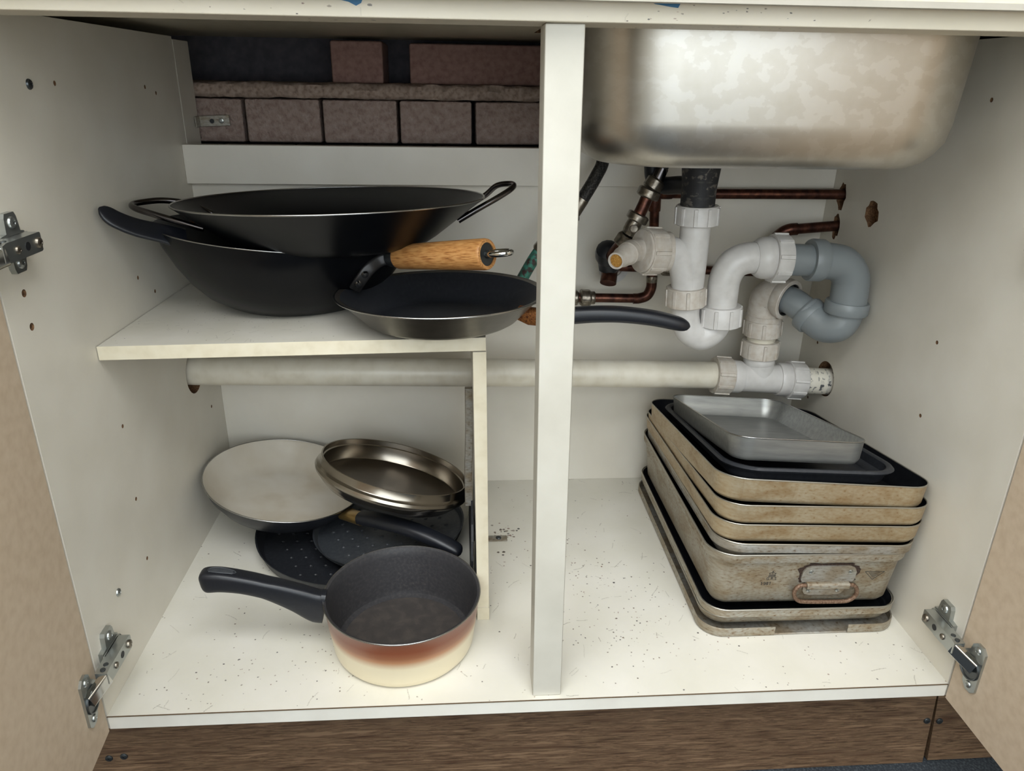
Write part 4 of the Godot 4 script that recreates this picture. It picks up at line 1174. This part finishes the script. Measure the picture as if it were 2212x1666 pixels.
func build_lower_pans() -> void:
	# ---- saucepan
	var sx := Vector3(-0.1642, 0.0, -0.108)
	var s := thing("saucepan", "cream saucepan with a brown band and grey lining, its black handle pointing left", "saucepan", at(sx))
	var st := S()
	var h := 0.0735
	var prof := [[0.0, 0.0005], [0.076, 0.0005], [0.0825, 0.002], [0.0855, 0.006], [0.0868, 0.012], [0.0895, h * 0.45], [0.0902, h * 0.52], [0.0909, h * 0.6], [0.0916, h * 0.68], [0.0925, h * 0.8], [0.0935, h - 0.003], [0.0945, h - 0.001]]
	var cream := c8(224, 211, 180).srgb_to_linear()
	var mid := c8(178, 128, 92).srgb_to_linear()
	var brown := c8(128, 72, 48).srgb_to_linear()
	var cols := [cream, cream, cream, cream, cream, cream, cream.lerp(mid, 0.45), mid, brown.lerp(mid, 0.3), brown, brown, brown]
	lathe(st, prof, Transform3D.IDENTITY, 96, 1.0, 38.0, cols)
	part(s, "body", st, M.enamel, false)
	st = S()
	lathe(st, [[0.0945, h - 0.001], [0.095, h], [0.0942, h + 0.001], [0.0915, h - 0.0005], [0.0895, h - 0.006], [0.0885, h - 0.012], [0.0848, 0.012], [0.0825, 0.0065], [0.077, 0.0045], [0.0755, 0.0042]], Transform3D.IDENTITY, 96)
	part(s, "lining", st, M.coat_grey, false)
	st = S()
	lathe(st, [[0.076, 0.0043], [0.0, 0.0043]], Transform3D.IDENTITY, 64)
	part(s, "inner_base", st, M.worn_base, false, "scratched brownish inner base")
	st = S()
	var ring := []
	for i in 96: ring.append(Vector3(0.0948 * cos(TAU * i / 96), h + 0.0002, 0.0948 * sin(TAU * i / 96)))
	tube(st, ring, 0.0009, 8, true)
	part(s, "rim", st, M.rim_steel, false)
	st = S()
	var hp := spline([Vector3(-0.2575, 0.0605, -0.1), Vector3(-0.268, 0.063, -0.1), Vector3(-0.288, 0.0745, -0.1), Vector3(-0.316, 0.088, -0.1), Vector3(-0.345, 0.098, -0.1), Vector3(-0.372, 0.1035, -0.1), Vector3(-0.3885, 0.104, -0.1), Vector3(-0.3985, 0.103, -0.1)], 6)
	var hs := []
	for i in hp.size():
		var t := float(i) / (hp.size() - 1)
		var tall := 0.0215 if t < 0.12 else lerpf(0.0215, 0.0118, minf((t - 0.12) / 0.35, 1.0))
		if t > 0.6: tall = lerpf(0.0118, 0.0155, (t - 0.6) / 0.4)
		var e := sqrt(maxf(1.0 - pow(t, 16.0), 0.05))
		hs.append(Vector2(lerpf(0.0095, 0.0125, t) * e, tall * e))
	sweep(st, hp, hs, Vector3.UP, 28, 4.0)
	part(s, "grip", st, M.black_plastic)
	# raised rail along the grip with its hanging slot
	st = S()
	var slot := []
	for i in range(27, 36): slot.append(hp[i] + Vector3(0, hs[i].y + 0.0002, 0.0))
	sweep(st, slot, [Vector2(0.0042, 0.0006)], Vector3.UP, 14, 4.0)
	ring = []
	for i in 24:
		var t := TAU * i / 24
		var k: float = 31.0 + 4.6 * cos(t)
		ring.append(hp[int(k)].lerp(hp[int(k) + 1], k - int(k)) + Vector3(0, hs[int(k)].y + 0.0004, 0.0048 * sin(t)))
	tube(st, ring, 0.0007, 8, true)
	part(s, "hanging_slot", st, M.coat_mid)
	# ---- white pan
	var xf := tilt(Vector3(-0.3594, 0.0869, -0.3734), 0.0235, -0.178)
	var w := thing("frying_pan", "black frying pan with white ceramic lining, tilted against the left side panel", "frying pan", xf)
	st = S()
	lathe(st, [[0.0, -0.042], [0.078, -0.042], [0.088, -0.0395], [0.0955, -0.034], [0.112, -0.014], [0.1175, -0.003], [0.119, 0.0], [0.1175, 0.0008]], Transform3D.IDENTITY, 96)
	part(w, "shell", st, M.black_plastic, false)
	st = S()
	lathe(st, [[0.1178, 0.0006], [0.115, -0.003], [0.109, -0.0145], [0.0935, -0.0315], [0.087, -0.0365], [0.077, -0.039], [0.0, -0.039]], Transform3D.IDENTITY, 96)
	part(w, "lining", st, M.ceramic, false, "white ceramic lining")
	st = S()
	ring = []
	for i in 96: ring.append(Vector3(0.1186 * cos(TAU * i / 96), 0.0004, 0.1186 * sin(TAU * i / 96)))
	tube(st, ring, 0.0009, 8, true)
	part(w, "rim", st, M.rim_steel, false)
	st = S()
	sweep(st, [Vector3(-0.262, 0.057, -0.315), Vector3(-0.247, 0.062, -0.298), Vector3(-0.232, 0.065, -0.286)], [Vector2(0.0135, 0.0065), Vector2(0.0115, 0.0075), Vector2(0.012, 0.0085)], Vector3.UP, 20, 2.6)
	part(w, "ferrule", st, M.brass, true, "brass coloured ferrule")
	st = S()
	var wp := spline([Vector3(-0.236, 0.066, -0.289), Vector3(-0.205, 0.0735, -0.266), Vector3(-0.165, 0.0755, -0.243), Vector3(-0.128, 0.069, -0.225), Vector3(-0.103, 0.0595, -0.215), Vector3(-0.092, 0.0545, -0.211)], 6)
	var ws := []
	for i in wp.size():
		var t := float(i) / (wp.size() - 1)
		var e := sqrt(maxf(1.0 - pow(t, 12.0), 0.05))
		ws.append(Vector2(0.0125 * e, 0.0095 * e))
	sweep(st, wp, ws, Vector3.UP, 22, 2.5)
	part(w, "grip", st, M.black_plastic)
	# ---- steel lid lying upside down
	xf = tilt(Vector3(-0.1806, 0.1363, -0.3158), -0.177, -0.2678)
	xf.basis = xf.basis.scaled(Vector3.ONE * 0.96)
	xf.origin.x -= 0.005
	var l := thing("pan_lid", "upturned round stainless steel lid resting on the white-lined pan", "lid", xf)
	st = S()
	lathe(st, [[0.0, -0.048], [0.06, -0.0475], [0.085, -0.0445], [0.1, -0.039], [0.108, -0.031], [0.1115, -0.026], [0.1158, -0.0225], [0.1172, -0.0185], [0.1158, -0.0145], [0.112, -0.0125], [0.1112, -0.011], [0.1112, -0.0008], [0.1104, 0.0], [0.109, -0.0006], [0.1084, -0.008], [0.1068, -0.0095], [0.1062, -0.0305], [0.1045, -0.033], [0.0, -0.035]], Transform3D.IDENTITY, 96)
	part(l, "body", st, M.polished_steel, false)
	st = S()
	lathe(st, [[0.105, -0.0318], [0.1, -0.0328], [0.0, -0.0346]], Transform3D.IDENTITY, 64)
	part(l, "inner_face", st, M.brushed_steel, false, "dull brushed inner face")
	st = S()
	lathe(st, [[0.0, -0.066], [0.016, -0.066], [0.02, -0.062], [0.018, -0.056], [0.011, -0.052], [0.011, -0.047], [0.0, -0.047]], Transform3D.IDENTITY, 28)
	part(l, "knob", st, M.black_plastic, false)
	# ---- perforated trays
	perforated("round black perforated crisper tray flat on the cabinet floor, largest of the two", Vector3(-0.2455, 0.0225, -0.345), 0.1555, 0.02, 0.0, 0.0, -0.0016)
	perforated("smaller black perforated tray lying on the larger crisper under the lid", Vector3(-0.2, 0.0375, -0.318), 0.112, 0.011, -0.02, 0.05, 0.0015)
	# ---- sheet standing on edge with a long steel handle
	var k := thing("baking_peel", "black flat peel with a long bent steel handle, standing on edge against the shelf's upright", "peel", at(Vector3(-0.083, 0, -0.3)))
	st = S()
	var blade := []
	for i in 13:
		var t := PI * i / 12
		blade.append(Vector2(-0.29 - 0.11 * cos(t), 0.0015 + 0.116 * pow(sin(t), 0.5)))
	prism(st, blade, 0.003, Transform3D(Basis(Vector3(0, 0, 1), Vector3(0.02, 1, 0), Vector3(-1, 0, 0)), Vector3(-0.0775, 0, 0)))
	part(k, "blade", st, M.coat_black)
	st = S()
	sweep(st, spline([Vector3(-0.081, 0.105, -0.255), Vector3(-0.0812, 0.13, -0.256), Vector3(-0.0814, 0.165, -0.257), Vector3(-0.0806, 0.185, -0.258), Vector3(-0.0798, 0.22, -0.26), Vector3(-0.0798, 0.278, -0.262)], 6), [Vector2(0.0056, 0.0045)], Vector3(0, 0, 1), 20, 5.0)
	part(k, "handle_strap", st, M.tin_grey)
	st = S()
	tube(st, [Vector3(-0.0752, 0.0875, -0.19), Vector3(-0.0768, 0.03, -0.182), Vector3(-0.0772, 0.004, -0.181)], 0.001, 8)
	part(k, "blade_edge", st, M.rim_steel)

func perforated(label: String, p: Vector3, r: float, h: float, rx: float, rz: float, dimple: float) -> void:
	var t := thing("perforated_tray", label, "tray", tilt(p, rx, rz))
	# rim wall and lip
	var st := S()
	lathe(st, [[r * 0.93, -h], [r * 0.96, -h * 0.85], [r * 0.985, -h * 0.25], [r, -0.0012], [r * 1.0, 0.0], [r * 0.985, -0.0006], [r * 0.97, -h * 0.28], [r * 0.945, -h * 0.86], [r * 0.93, -h + 0.0012]], Transform3D.IDENTITY, 80)
	part(t, "rim", st, M.coat_black if dimple < 0.0 else M.coat_mid, false)
	# base sheet of square cells, each with a pressed dimple or bump
	st = S()
	var step := 0.021
	var hr := 0.0031
	var n := int(r / step) + 1
	var inside := func(q: Vector2) -> bool: return q.length() < r * 0.925
	for i in range(-n, n + 1):
		for j in range(-n, n + 1):
			var c := Vector2(i * step + (step / 2 if j % 2 != 0 else 0.0), j * step)
			if c.length() > r * 0.95 + step: continue
			var whole := true
			for q in [Vector2(-1, -1), Vector2(1, -1), Vector2(1, 1), Vector2(-1, 1)]:
				if not inside.call(c + q * step / 2): whole = false
			var seg := 16
			for k in seg:
				var P := []
				for e in [k, k + 1]:
					var a: float = TAU * float(e) / seg
					var u := Vector2(cos(a), sin(a))
					var sq := u * (step / 2) / maxf(absf(u.x), absf(u.y))
					P.append([c + u * (hr if whole else 0.0), c + sq])
				var Q := []
				for w in [P[0][0], P[0][1], P[1][1], P[1][0]]:
					var v: Vector2 = w
					if v.length() > r * 0.935: v = v.normalized() * r * 0.935
					Q.append(Vector3(v.x, -h + 0.0012, v.y))
				var nn := Vector3.UP
				var z2 := Vector2.ZERO
				for m in [[0, 1, 2], [0, 2, 3]]:
					if (Q[m[1]] - Q[m[0]]).cross(Q[m[2]] - Q[m[0]]).length() > 1e-12:
						tri(st, [Q[m[0]], Q[m[1]], Q[m[2]]], [nn, nn, nn], [z2, z2, z2], [])
				if whole:
					var mid := Vector3(c.x, -h + 0.0012 + dimple, c.y)
					var lo: Vector3 = mid.lerp(Q[0], 0.55) + Vector3(0, dimple * 0.35, 0)
					var lo2: Vector3 = mid.lerp(Q[3], 0.55) + Vector3(0, dimple * 0.35, 0)
					for f3 in [[Q[0], Q[3], lo2], [Q[0], lo2, lo], [lo, lo2, mid]]:
						var g: Vector3 = (f3[1] - f3[0]).cross(f3[2] - f3[0]).normalized()
						if g.y < 0.0: g = -g
						tri(st, f3, [g, g, g], [z2, z2, z2], [])
	part(t, "perforated_base", st, M.coat_black if dimple < 0.0 else M.coat_mid, false)

# frame of a tray from three rim corners: x to the right, z to the front, origin at the middle of the rim plane
func tray_frame(fl: Vector3, fr: Vector3, bl: Vector3) -> Transform3D:
	var x := (fr - fl).normalized()
	var zz := (fl - bl).normalized()
	var y := zz.cross(x).normalized()
	return Transform3D(Basis(x, y, x.cross(y)), (fr + bl) / 2)

# kind of lip: 0 plain edge, 1 outward band, 2 rolled rounded lip
func tray(called: String, label: String, cat: String, fl: Vector3, fr: Vector3, bl: Vector3, h: float, r: float, lip: int, m_out: Material, m_in: Material, group := "") -> Node3D:
	var rim := tray_frame(fl, fr, bl)
	var w := (fr - fl).length()
	var d := (fl - bl).length()
	var xf := rim * at(Vector3(0, -h, 0))
	var t := thing(called, label, cat, xf, group)
	var o := 0.0
	if lip == 1: o = 0.009
	if lip == 2: o = 0.016
	var st := S()
	var rows := [collapsed(rr(w * 0.1, d * 0.1, 0.005, 0))]
	var tp := h * 0.12
	for q in [[o + tp * 2 + 0.016, 0.0], [o + tp * 2 + 0.007, 0.0012], [o + tp * 2 + 0.002, 0.0045], [o + tp * 2 * 0.85, 0.008]]:
		rows.append(rr(w - q[0], d - q[0], r - q[0] * 0.5, minf(q[1], h * 0.6)))
	if lip == 0:
		rows.append(rr(w - 0.001, d - 0.001, r, h - 0.0012))
		rows.append(rr(w, d, r, h))
		rows.append(rr(w - 0.0022, d - 0.0022, r, h))
	elif lip == 1:
		var b := minf(0.012, h * 0.6)
		rows.append(rr(w - o, d - o, r - 0.003, h - b))
		rows.append(rr(w - 0.001, d - 0.001, r, h - b + 0.0006))
		rows.append(rr(w, d, r, h - 0.0012))
		rows.append(rr(w - 0.0012, d - 0.0012, r, h))
		rows.append(rr(w - 0.004, d - 0.004, r, h - 0.0004))
	else:
		rows.append(rr(w - o, d - o, r - 0.005, h - 0.006))
		rows.append(rr(w - 0.004, d - 0.004, r, h - 0.0058))
		rows.append(rr(w, d, r, h - 0.003))
		rows.append(rr(w - 0.004, d - 0.004, r, h - 0.0003))
		rows.append(rr(w - 0.010, d - 0.010, r - 0.002, h))
		rows.append(rr(w - 0.016, d - 0.016, r - 0.004, h - 0.002))
	grid(st, rows, true, -1.0, 42.0)
	part(t, "body", st, m_out, false)
	st = S()
	var e := 0.0055 if lip == 0 else (o + 0.006 if lip == 1 else o + 0.004)
	var top := h - (0.0002 if lip < 2 else 0.002)
	var first := 0.0022 if lip == 0 else (0.0036 if lip == 1 else 0.0155)
	rows = []
	for q in [[first, top], [e, h - minf(0.012, h * 0.55)], [o + tp * 2 + 0.006, minf(0.008, h * 0.45)], [o + tp * 2 + 0.013, 0.003], [o + tp * 2 + 0.027, 0.0018]]:
		rows.append(rr(w - q[0], d - q[0], r - q[0] * 0.5, q[1]))
	rows.append(collapsed(rr(w * 0.1, d * 0.1, 0.005, 0.0016)))
	grid(st, rows, true, -1.0, 42.0)
	part(t, "inner_surface", st, m_in, false)
	if lip < 2:
		st = S()
		tube(st, Array(rr(w - 0.001, d - 0.001, r, h - 0.0001)), 0.0009 if lip == 0 else 0.0012, 8, true)
		part(t, "rim", st, M.rim_steel if m_out == M.aluminium else M.rim_dull, false, "bare metal rim edge")
	return t

func build_trays() -> void:
	var G := "roasting and baking trays stacked on the right"
	# bottom tray: its skirt is cut away in the middle of the front
	var base := tray_frame(Vector3(0.212, 0.0125, -0.091), Vector3(0.473, 0.0125, -0.091), Vector3(0.212, 0.0125, -0.482))
	var w := 0.261
	var d := 0.391
	var t := thing("baking_tray", "lowest tray of the stack, its front skirt cut away in the middle", "tray", base * at(Vector3(0, -0.012, 0)), G)
	var st := S()
	var lo := rr(w, d, 0.03, 0.0)
	var rows := [collapsed(lo), rr(w - 0.006, d - 0.006, 0.028, 0.0), rr(w - 0.002, d - 0.002, 0.029, 0.0008), rr(w - 0.004, d - 0.004, 0.028, 0.0022), collapsed(rr(w, d, 0.03, 0.0022))]
	grid(st, rows, true, -1.0, 42.0)
	part(t, "body", st, M.tin_grey, false)
	var open := []
	for y in [0.0006, 0.002, 0.0125, 0.0135, 0.0125, 0.002]:
		var inner := open.size() >= 4
		var k := 0.0032 if inner else (0.001 if y == 0.0006 or y == 0.0135 else 0.0)
		var full := rr(w - k, d - k, 0.03, y)
		# the loop starts in the front middle: walk from the right side of the gap all the way round to its left side
		var cut := PackedVector3Array()
		cut.append(Vector3(0.06, y, (d - k) / 2))
		var n := full.size()
		# rr starts at the front right corner going to the front; find the back-to-front order
		var idx := []
		for i in n: idx.append(i)
		for i in range(8, -1, -1): cut.append(full[i])
		for i in range(n - 1, 8, -1): cut.append(full[i])
		cut.append(Vector3(-0.036, y, (d - k) / 2))
		open.append(cut)
	st = S()
	grid(st, open, false, 1.0, 42.0)
	part(t, "skirt", st, M.tin_worn, false)
	tray("baking_tray", "shallow tin tray second from the bottom of the stack, nested in the lowest", "tray", Vector3(0.216, 0.028, -0.096), Vector3(0.468, 0.027, -0.096), Vector3(0.213, 0.031, -0.478), 0.0135, 0.03, 0, M.tin_worn, M.tin_inside, G)
	tray("baking_tray", "shallow lipped tray directly beneath the roasting tin with the handle", "tray", Vector3(0.2145, 0.0425, -0.091), Vector3(0.4705, 0.040, -0.091), Vector3(0.213, 0.041, -0.478), 0.0185, 0.03, 1, M.tin_worn, M.tin_inside, G)
	# roasting tin with drop handle
	var tin := tray("roasting_tin", "deep roasting tin with riveted drop handle and stamped crown", "roasting tin", Vector3(0.2105, 0.127, -0.088), Vector3(0.470, 0.1225, -0.088), Vector3(0.2095, 0.1175, -0.474), 0.0815, 0.034, 1, M.tin_worn, M.tin_inside, G)
	tin_details(tin, (Vector3(0.470, 0.1225, -0.092) - Vector3(0.2105, 0.127, -0.088)).length(), 0.386, 0.0815)
	tray("baking_tray", "grey lipped tray sitting in the roasting tin's mouth, just over its rim", "tray", Vector3(0.2165, 0.1445, -0.087), Vector3(0.4745, 0.1335, -0.087), Vector3(0.2155, 0.125, -0.472), 0.0275, 0.034, 1, M.tin_grey, M.tin_inside, G)
	tray("baking_tray", "plain tan-stained tin tray fifth from the top, just over the grey lipped one", "tray", Vector3(0.2075, 0.1715, -0.088), Vector3(0.4745, 0.1605, -0.088), Vector3(0.2165, 0.147, -0.475), 0.0265, 0.034, 0, M.tin_amber, M.tin_inside, G)
	tray("baking_tray", "plain tan-stained tin tray fourth from the top, under the black-lined amber tray", "tray", Vector3(0.211, 0.1985, -0.087), Vector3(0.478, 0.187, -0.087), Vector3(0.214, 0.156, -0.468), 0.0265, 0.034, 0, M.tin_amber, M.tin_inside, G)
	tray("baking_tray", "amber-stained tin tray with black inside, third from the top, holding the black tray", "tray", Vector3(0.2085, 0.233, -0.09), Vector3(0.476, 0.2125, -0.09), Vector3(0.2095, 0.1835, -0.44), 0.0315, 0.036, 0, M.tin_amber, M.tin_inside, G)
	tray("baking_tray", "matt black tray with a thick rounded lip inside the amber-stained tray", "tray", Vector3(0.2225, 0.2345, -0.112), Vector3(0.4445, 0.222, -0.112), Vector3(0.2285, 0.185, -0.425), 0.022, 0.042, 2, M.coat_black, M.coat_black, G)
	tray("baking_tray", "small plain aluminium tray on the very top of the stack", "tray", Vector3(0.231, 0.2665, -0.128), Vector3(0.4035, 0.255, -0.128), Vector3(0.2325, 0.209, -0.395), 0.0305, 0.026, 0, M.aluminium, M.aluminium, G)

func tin_details(tin: Node3D, w: float, d: float, h: float) -> void:
	# front wall frame: x right, y up along the sloped wall, z outwards
	var tp := h * 0.12
	var bottom := Vector3(0, 0.008, d / 2 - (0.009 + tp * 2 * 0.85) / 2)
	var topp := Vector3(0, h - 0.012, d / 2 - 0.0045)
	var up := (topp - bottom).normalized()
	var face := Transform3D(Basis(Vector3.RIGHT, up, Vector3.RIGHT.cross(up)), bottom)
	var xf: Transform3D = face * at(Vector3(0.024, 0, 0.0003))
	var st := S()
	var hi := [Vector2(-0.0325, 0.030), Vector2(0.0325, 0.030), Vector2(0.0345, 0.034), Vector2(0.0345, 0.046), Vector2(0.031, 0.0525), Vector2(0.025, 0.0555), Vector2(-0.025, 0.0555), Vector2(-0.031, 0.0525), Vector2(-0.0345, 0.046), Vector2(-0.0345, 0.034)]
	var low := [Vector2(-0.0285, 0.024), Vector2(-0.0285, 0.016), Vector2(-0.025, 0.0105), Vector2(-0.018, 0.0085), Vector2(0.014, 0.0085), Vector2(0.0215, 0.0105), Vector2(0.025, 0.016), Vector2(0.0255, 0.024)]
	prism(st, hi, 0.0022, xf)
	prism(st, low, 0.0022, xf)
	part(tin, "handle_plate", st, M.tin_grey, false)
	st = S()
	var halo := []
	for i in 40:
		var ta := TAU * i / 40
		var ca := signf(cos(ta)) * pow(absf(cos(ta)), 0.55)
		var sa := signf(sin(ta)) * pow(absf(sin(ta)), 0.55)
		var k := 1.0 + 0.05 * sin(ta * 7.0) + 0.04 * sin(ta * 13.0 + 1.0)
		halo.append(Vector2(0.0385 * ca * k, 0.0425 + 0.0165 * sa * k))
	prism(st, halo, 0.0003, xf)
	part(tin, "burnt_stain", st, M.burnt, false, "dark burnt stain round the handle plate")
	st = S()
	sweep(st, [xf * Vector3(-0.027, 0.0265, 0.004), xf * Vector3(0.0275, 0.0265, 0.004)], [Vector2(0.0046, 0.0046)], Vector3.BACK, 20, 2.4)
	part(tin, "hinge_barrel", st, M.tin_worn, false)
	st = S()
	var loop := spline([xf * Vector3(-0.0255, 0.0265, 0.004), xf * Vector3(-0.034, 0.0262, 0.004), xf * Vector3(-0.0395, 0.0215, 0.005), xf * Vector3(-0.040, 0.013, 0.006), xf * Vector3(-0.034, 0.0045, 0.0065), xf * Vector3(-0.022, 0.0015, 0.0065), xf * Vector3(0.022, 0.001, 0.0065), xf * Vector3(0.034, 0.0035, 0.0065), xf * Vector3(0.0405, 0.011, 0.006), xf * Vector3(0.040, 0.0195, 0.005), xf * Vector3(0.035, 0.0255, 0.004), xf * Vector3(0.0265, 0.0265, 0.004)], 6)
	tube(st, loop, 0.0026, 14)
	part(tin, "drop_handle", st, M.rust_brown, false, "rusty wire drop handle")
	for q in [[-0.024, 0.0465], [0.0265, 0.0465], [-0.021, 0.0165], [0.0165, 0.0165]]:
		st = S()
		lathe(st, [[0.0, 0.0], [0.0031, 0.0], [0.0027, 0.0016], [0.0, 0.0024]], xf * along(Vector3(q[0], q[1], 0.0018), Vector3(q[0], q[1], 0.02)), 14)
		part(tin, "rivet", st, M.zinc, false)
	# stamped crown with its lettering
	st = S()
	var cx: Transform3D = face * at(Vector3(-0.0475, 0.0405, 0.0001))
	for b in [[0.0, -0.0028, 0.0092, 0.0009, 0.0], [0.0, -0.001, 0.0092, 0.0006, 0.0], [-0.0036, 0.0012, 0.0007, 0.0042, 0.3], [0.0036, 0.0012, 0.0007, 0.0042, -0.3], [0.0, 0.0014, 0.0007, 0.0046, 0.0], [-0.002, 0.0034, 0.0038, 0.0007, 0.45], [0.002, 0.0034, 0.0038, 0.0007, -0.45], [0.0, 0.0056, 0.0022, 0.0006, 0.0], [0.0, 0.0056, 0.0006, 0.0024, 0.0], [-0.0018, 0.0004, 0.0012, 0.0012, 0.78], [0.0018, 0.0004, 0.0012, 0.0012, 0.78]]:
		box(st, Vector3(b[2], b[3], 0.0004), cx * Transform3D(Basis(Vector3.BACK, b[4]), Vector3(b[0], b[1], 0)), 0.0)
	part(tin, "stamped_crown", st, M.stamp, false)
	for q in [["G.R.S", 0.0042, -0.0475, 0.0345], ["1981", 0.0048, -0.053, 0.0265]]:
		var tm := TextMesh.new()
		tm.text = q[0]
		var fnt := SystemFont.new()
		fnt.font_names = PackedStringArray(["Droid Sans"])
		tm.font = fnt
		tm.font_size = 32
		tm.pixel_size = q[1] / 32.0 * 1.35
		tm.depth = 0.0004
		var o := MeshInstance3D.new()
		o.name = "stamped_text"
		o.mesh = tm
		o.material_override = M.stamp
		o.transform = face * at(Vector3(q[2], q[3], 0.0002))
		tin.add_child(o, true)
	# stamped maker's triangle with faint lines
	st = S()
	var mx: Transform3D = face * at(Vector3(0.0835, 0.0395, 0.0001))
	var a := Vector2(-0.0125, 0.0045)
	var b2 := Vector2(0.0125, 0.0045)
	var c := Vector2(0.0, -0.0085)
	for e in [[a, b2], [b2, c], [c, a]]:
		var m: Vector2 = (e[0] + e[1]) / 2.0
		var v: Vector2 = e[1] - e[0]
		box(st, Vector3(v.length(), 0.0006, 0.0004), mx * Transform3D(Basis(Vector3.BACK, v.angle()), Vector3(m.x, m.y, 0)), 0.0)
	for q in [[0.0024, 0.015], [0.0002, 0.0105], [-0.002, 0.0075], [-0.004, 0.004]]:
		box(st, Vector3(q[1], 0.0006, 0.0004), mx * at(Vector3(0, q[0], 0)), 0.0)
	part(tin, "stamped_triangle", st, M.zinc_dark, false)
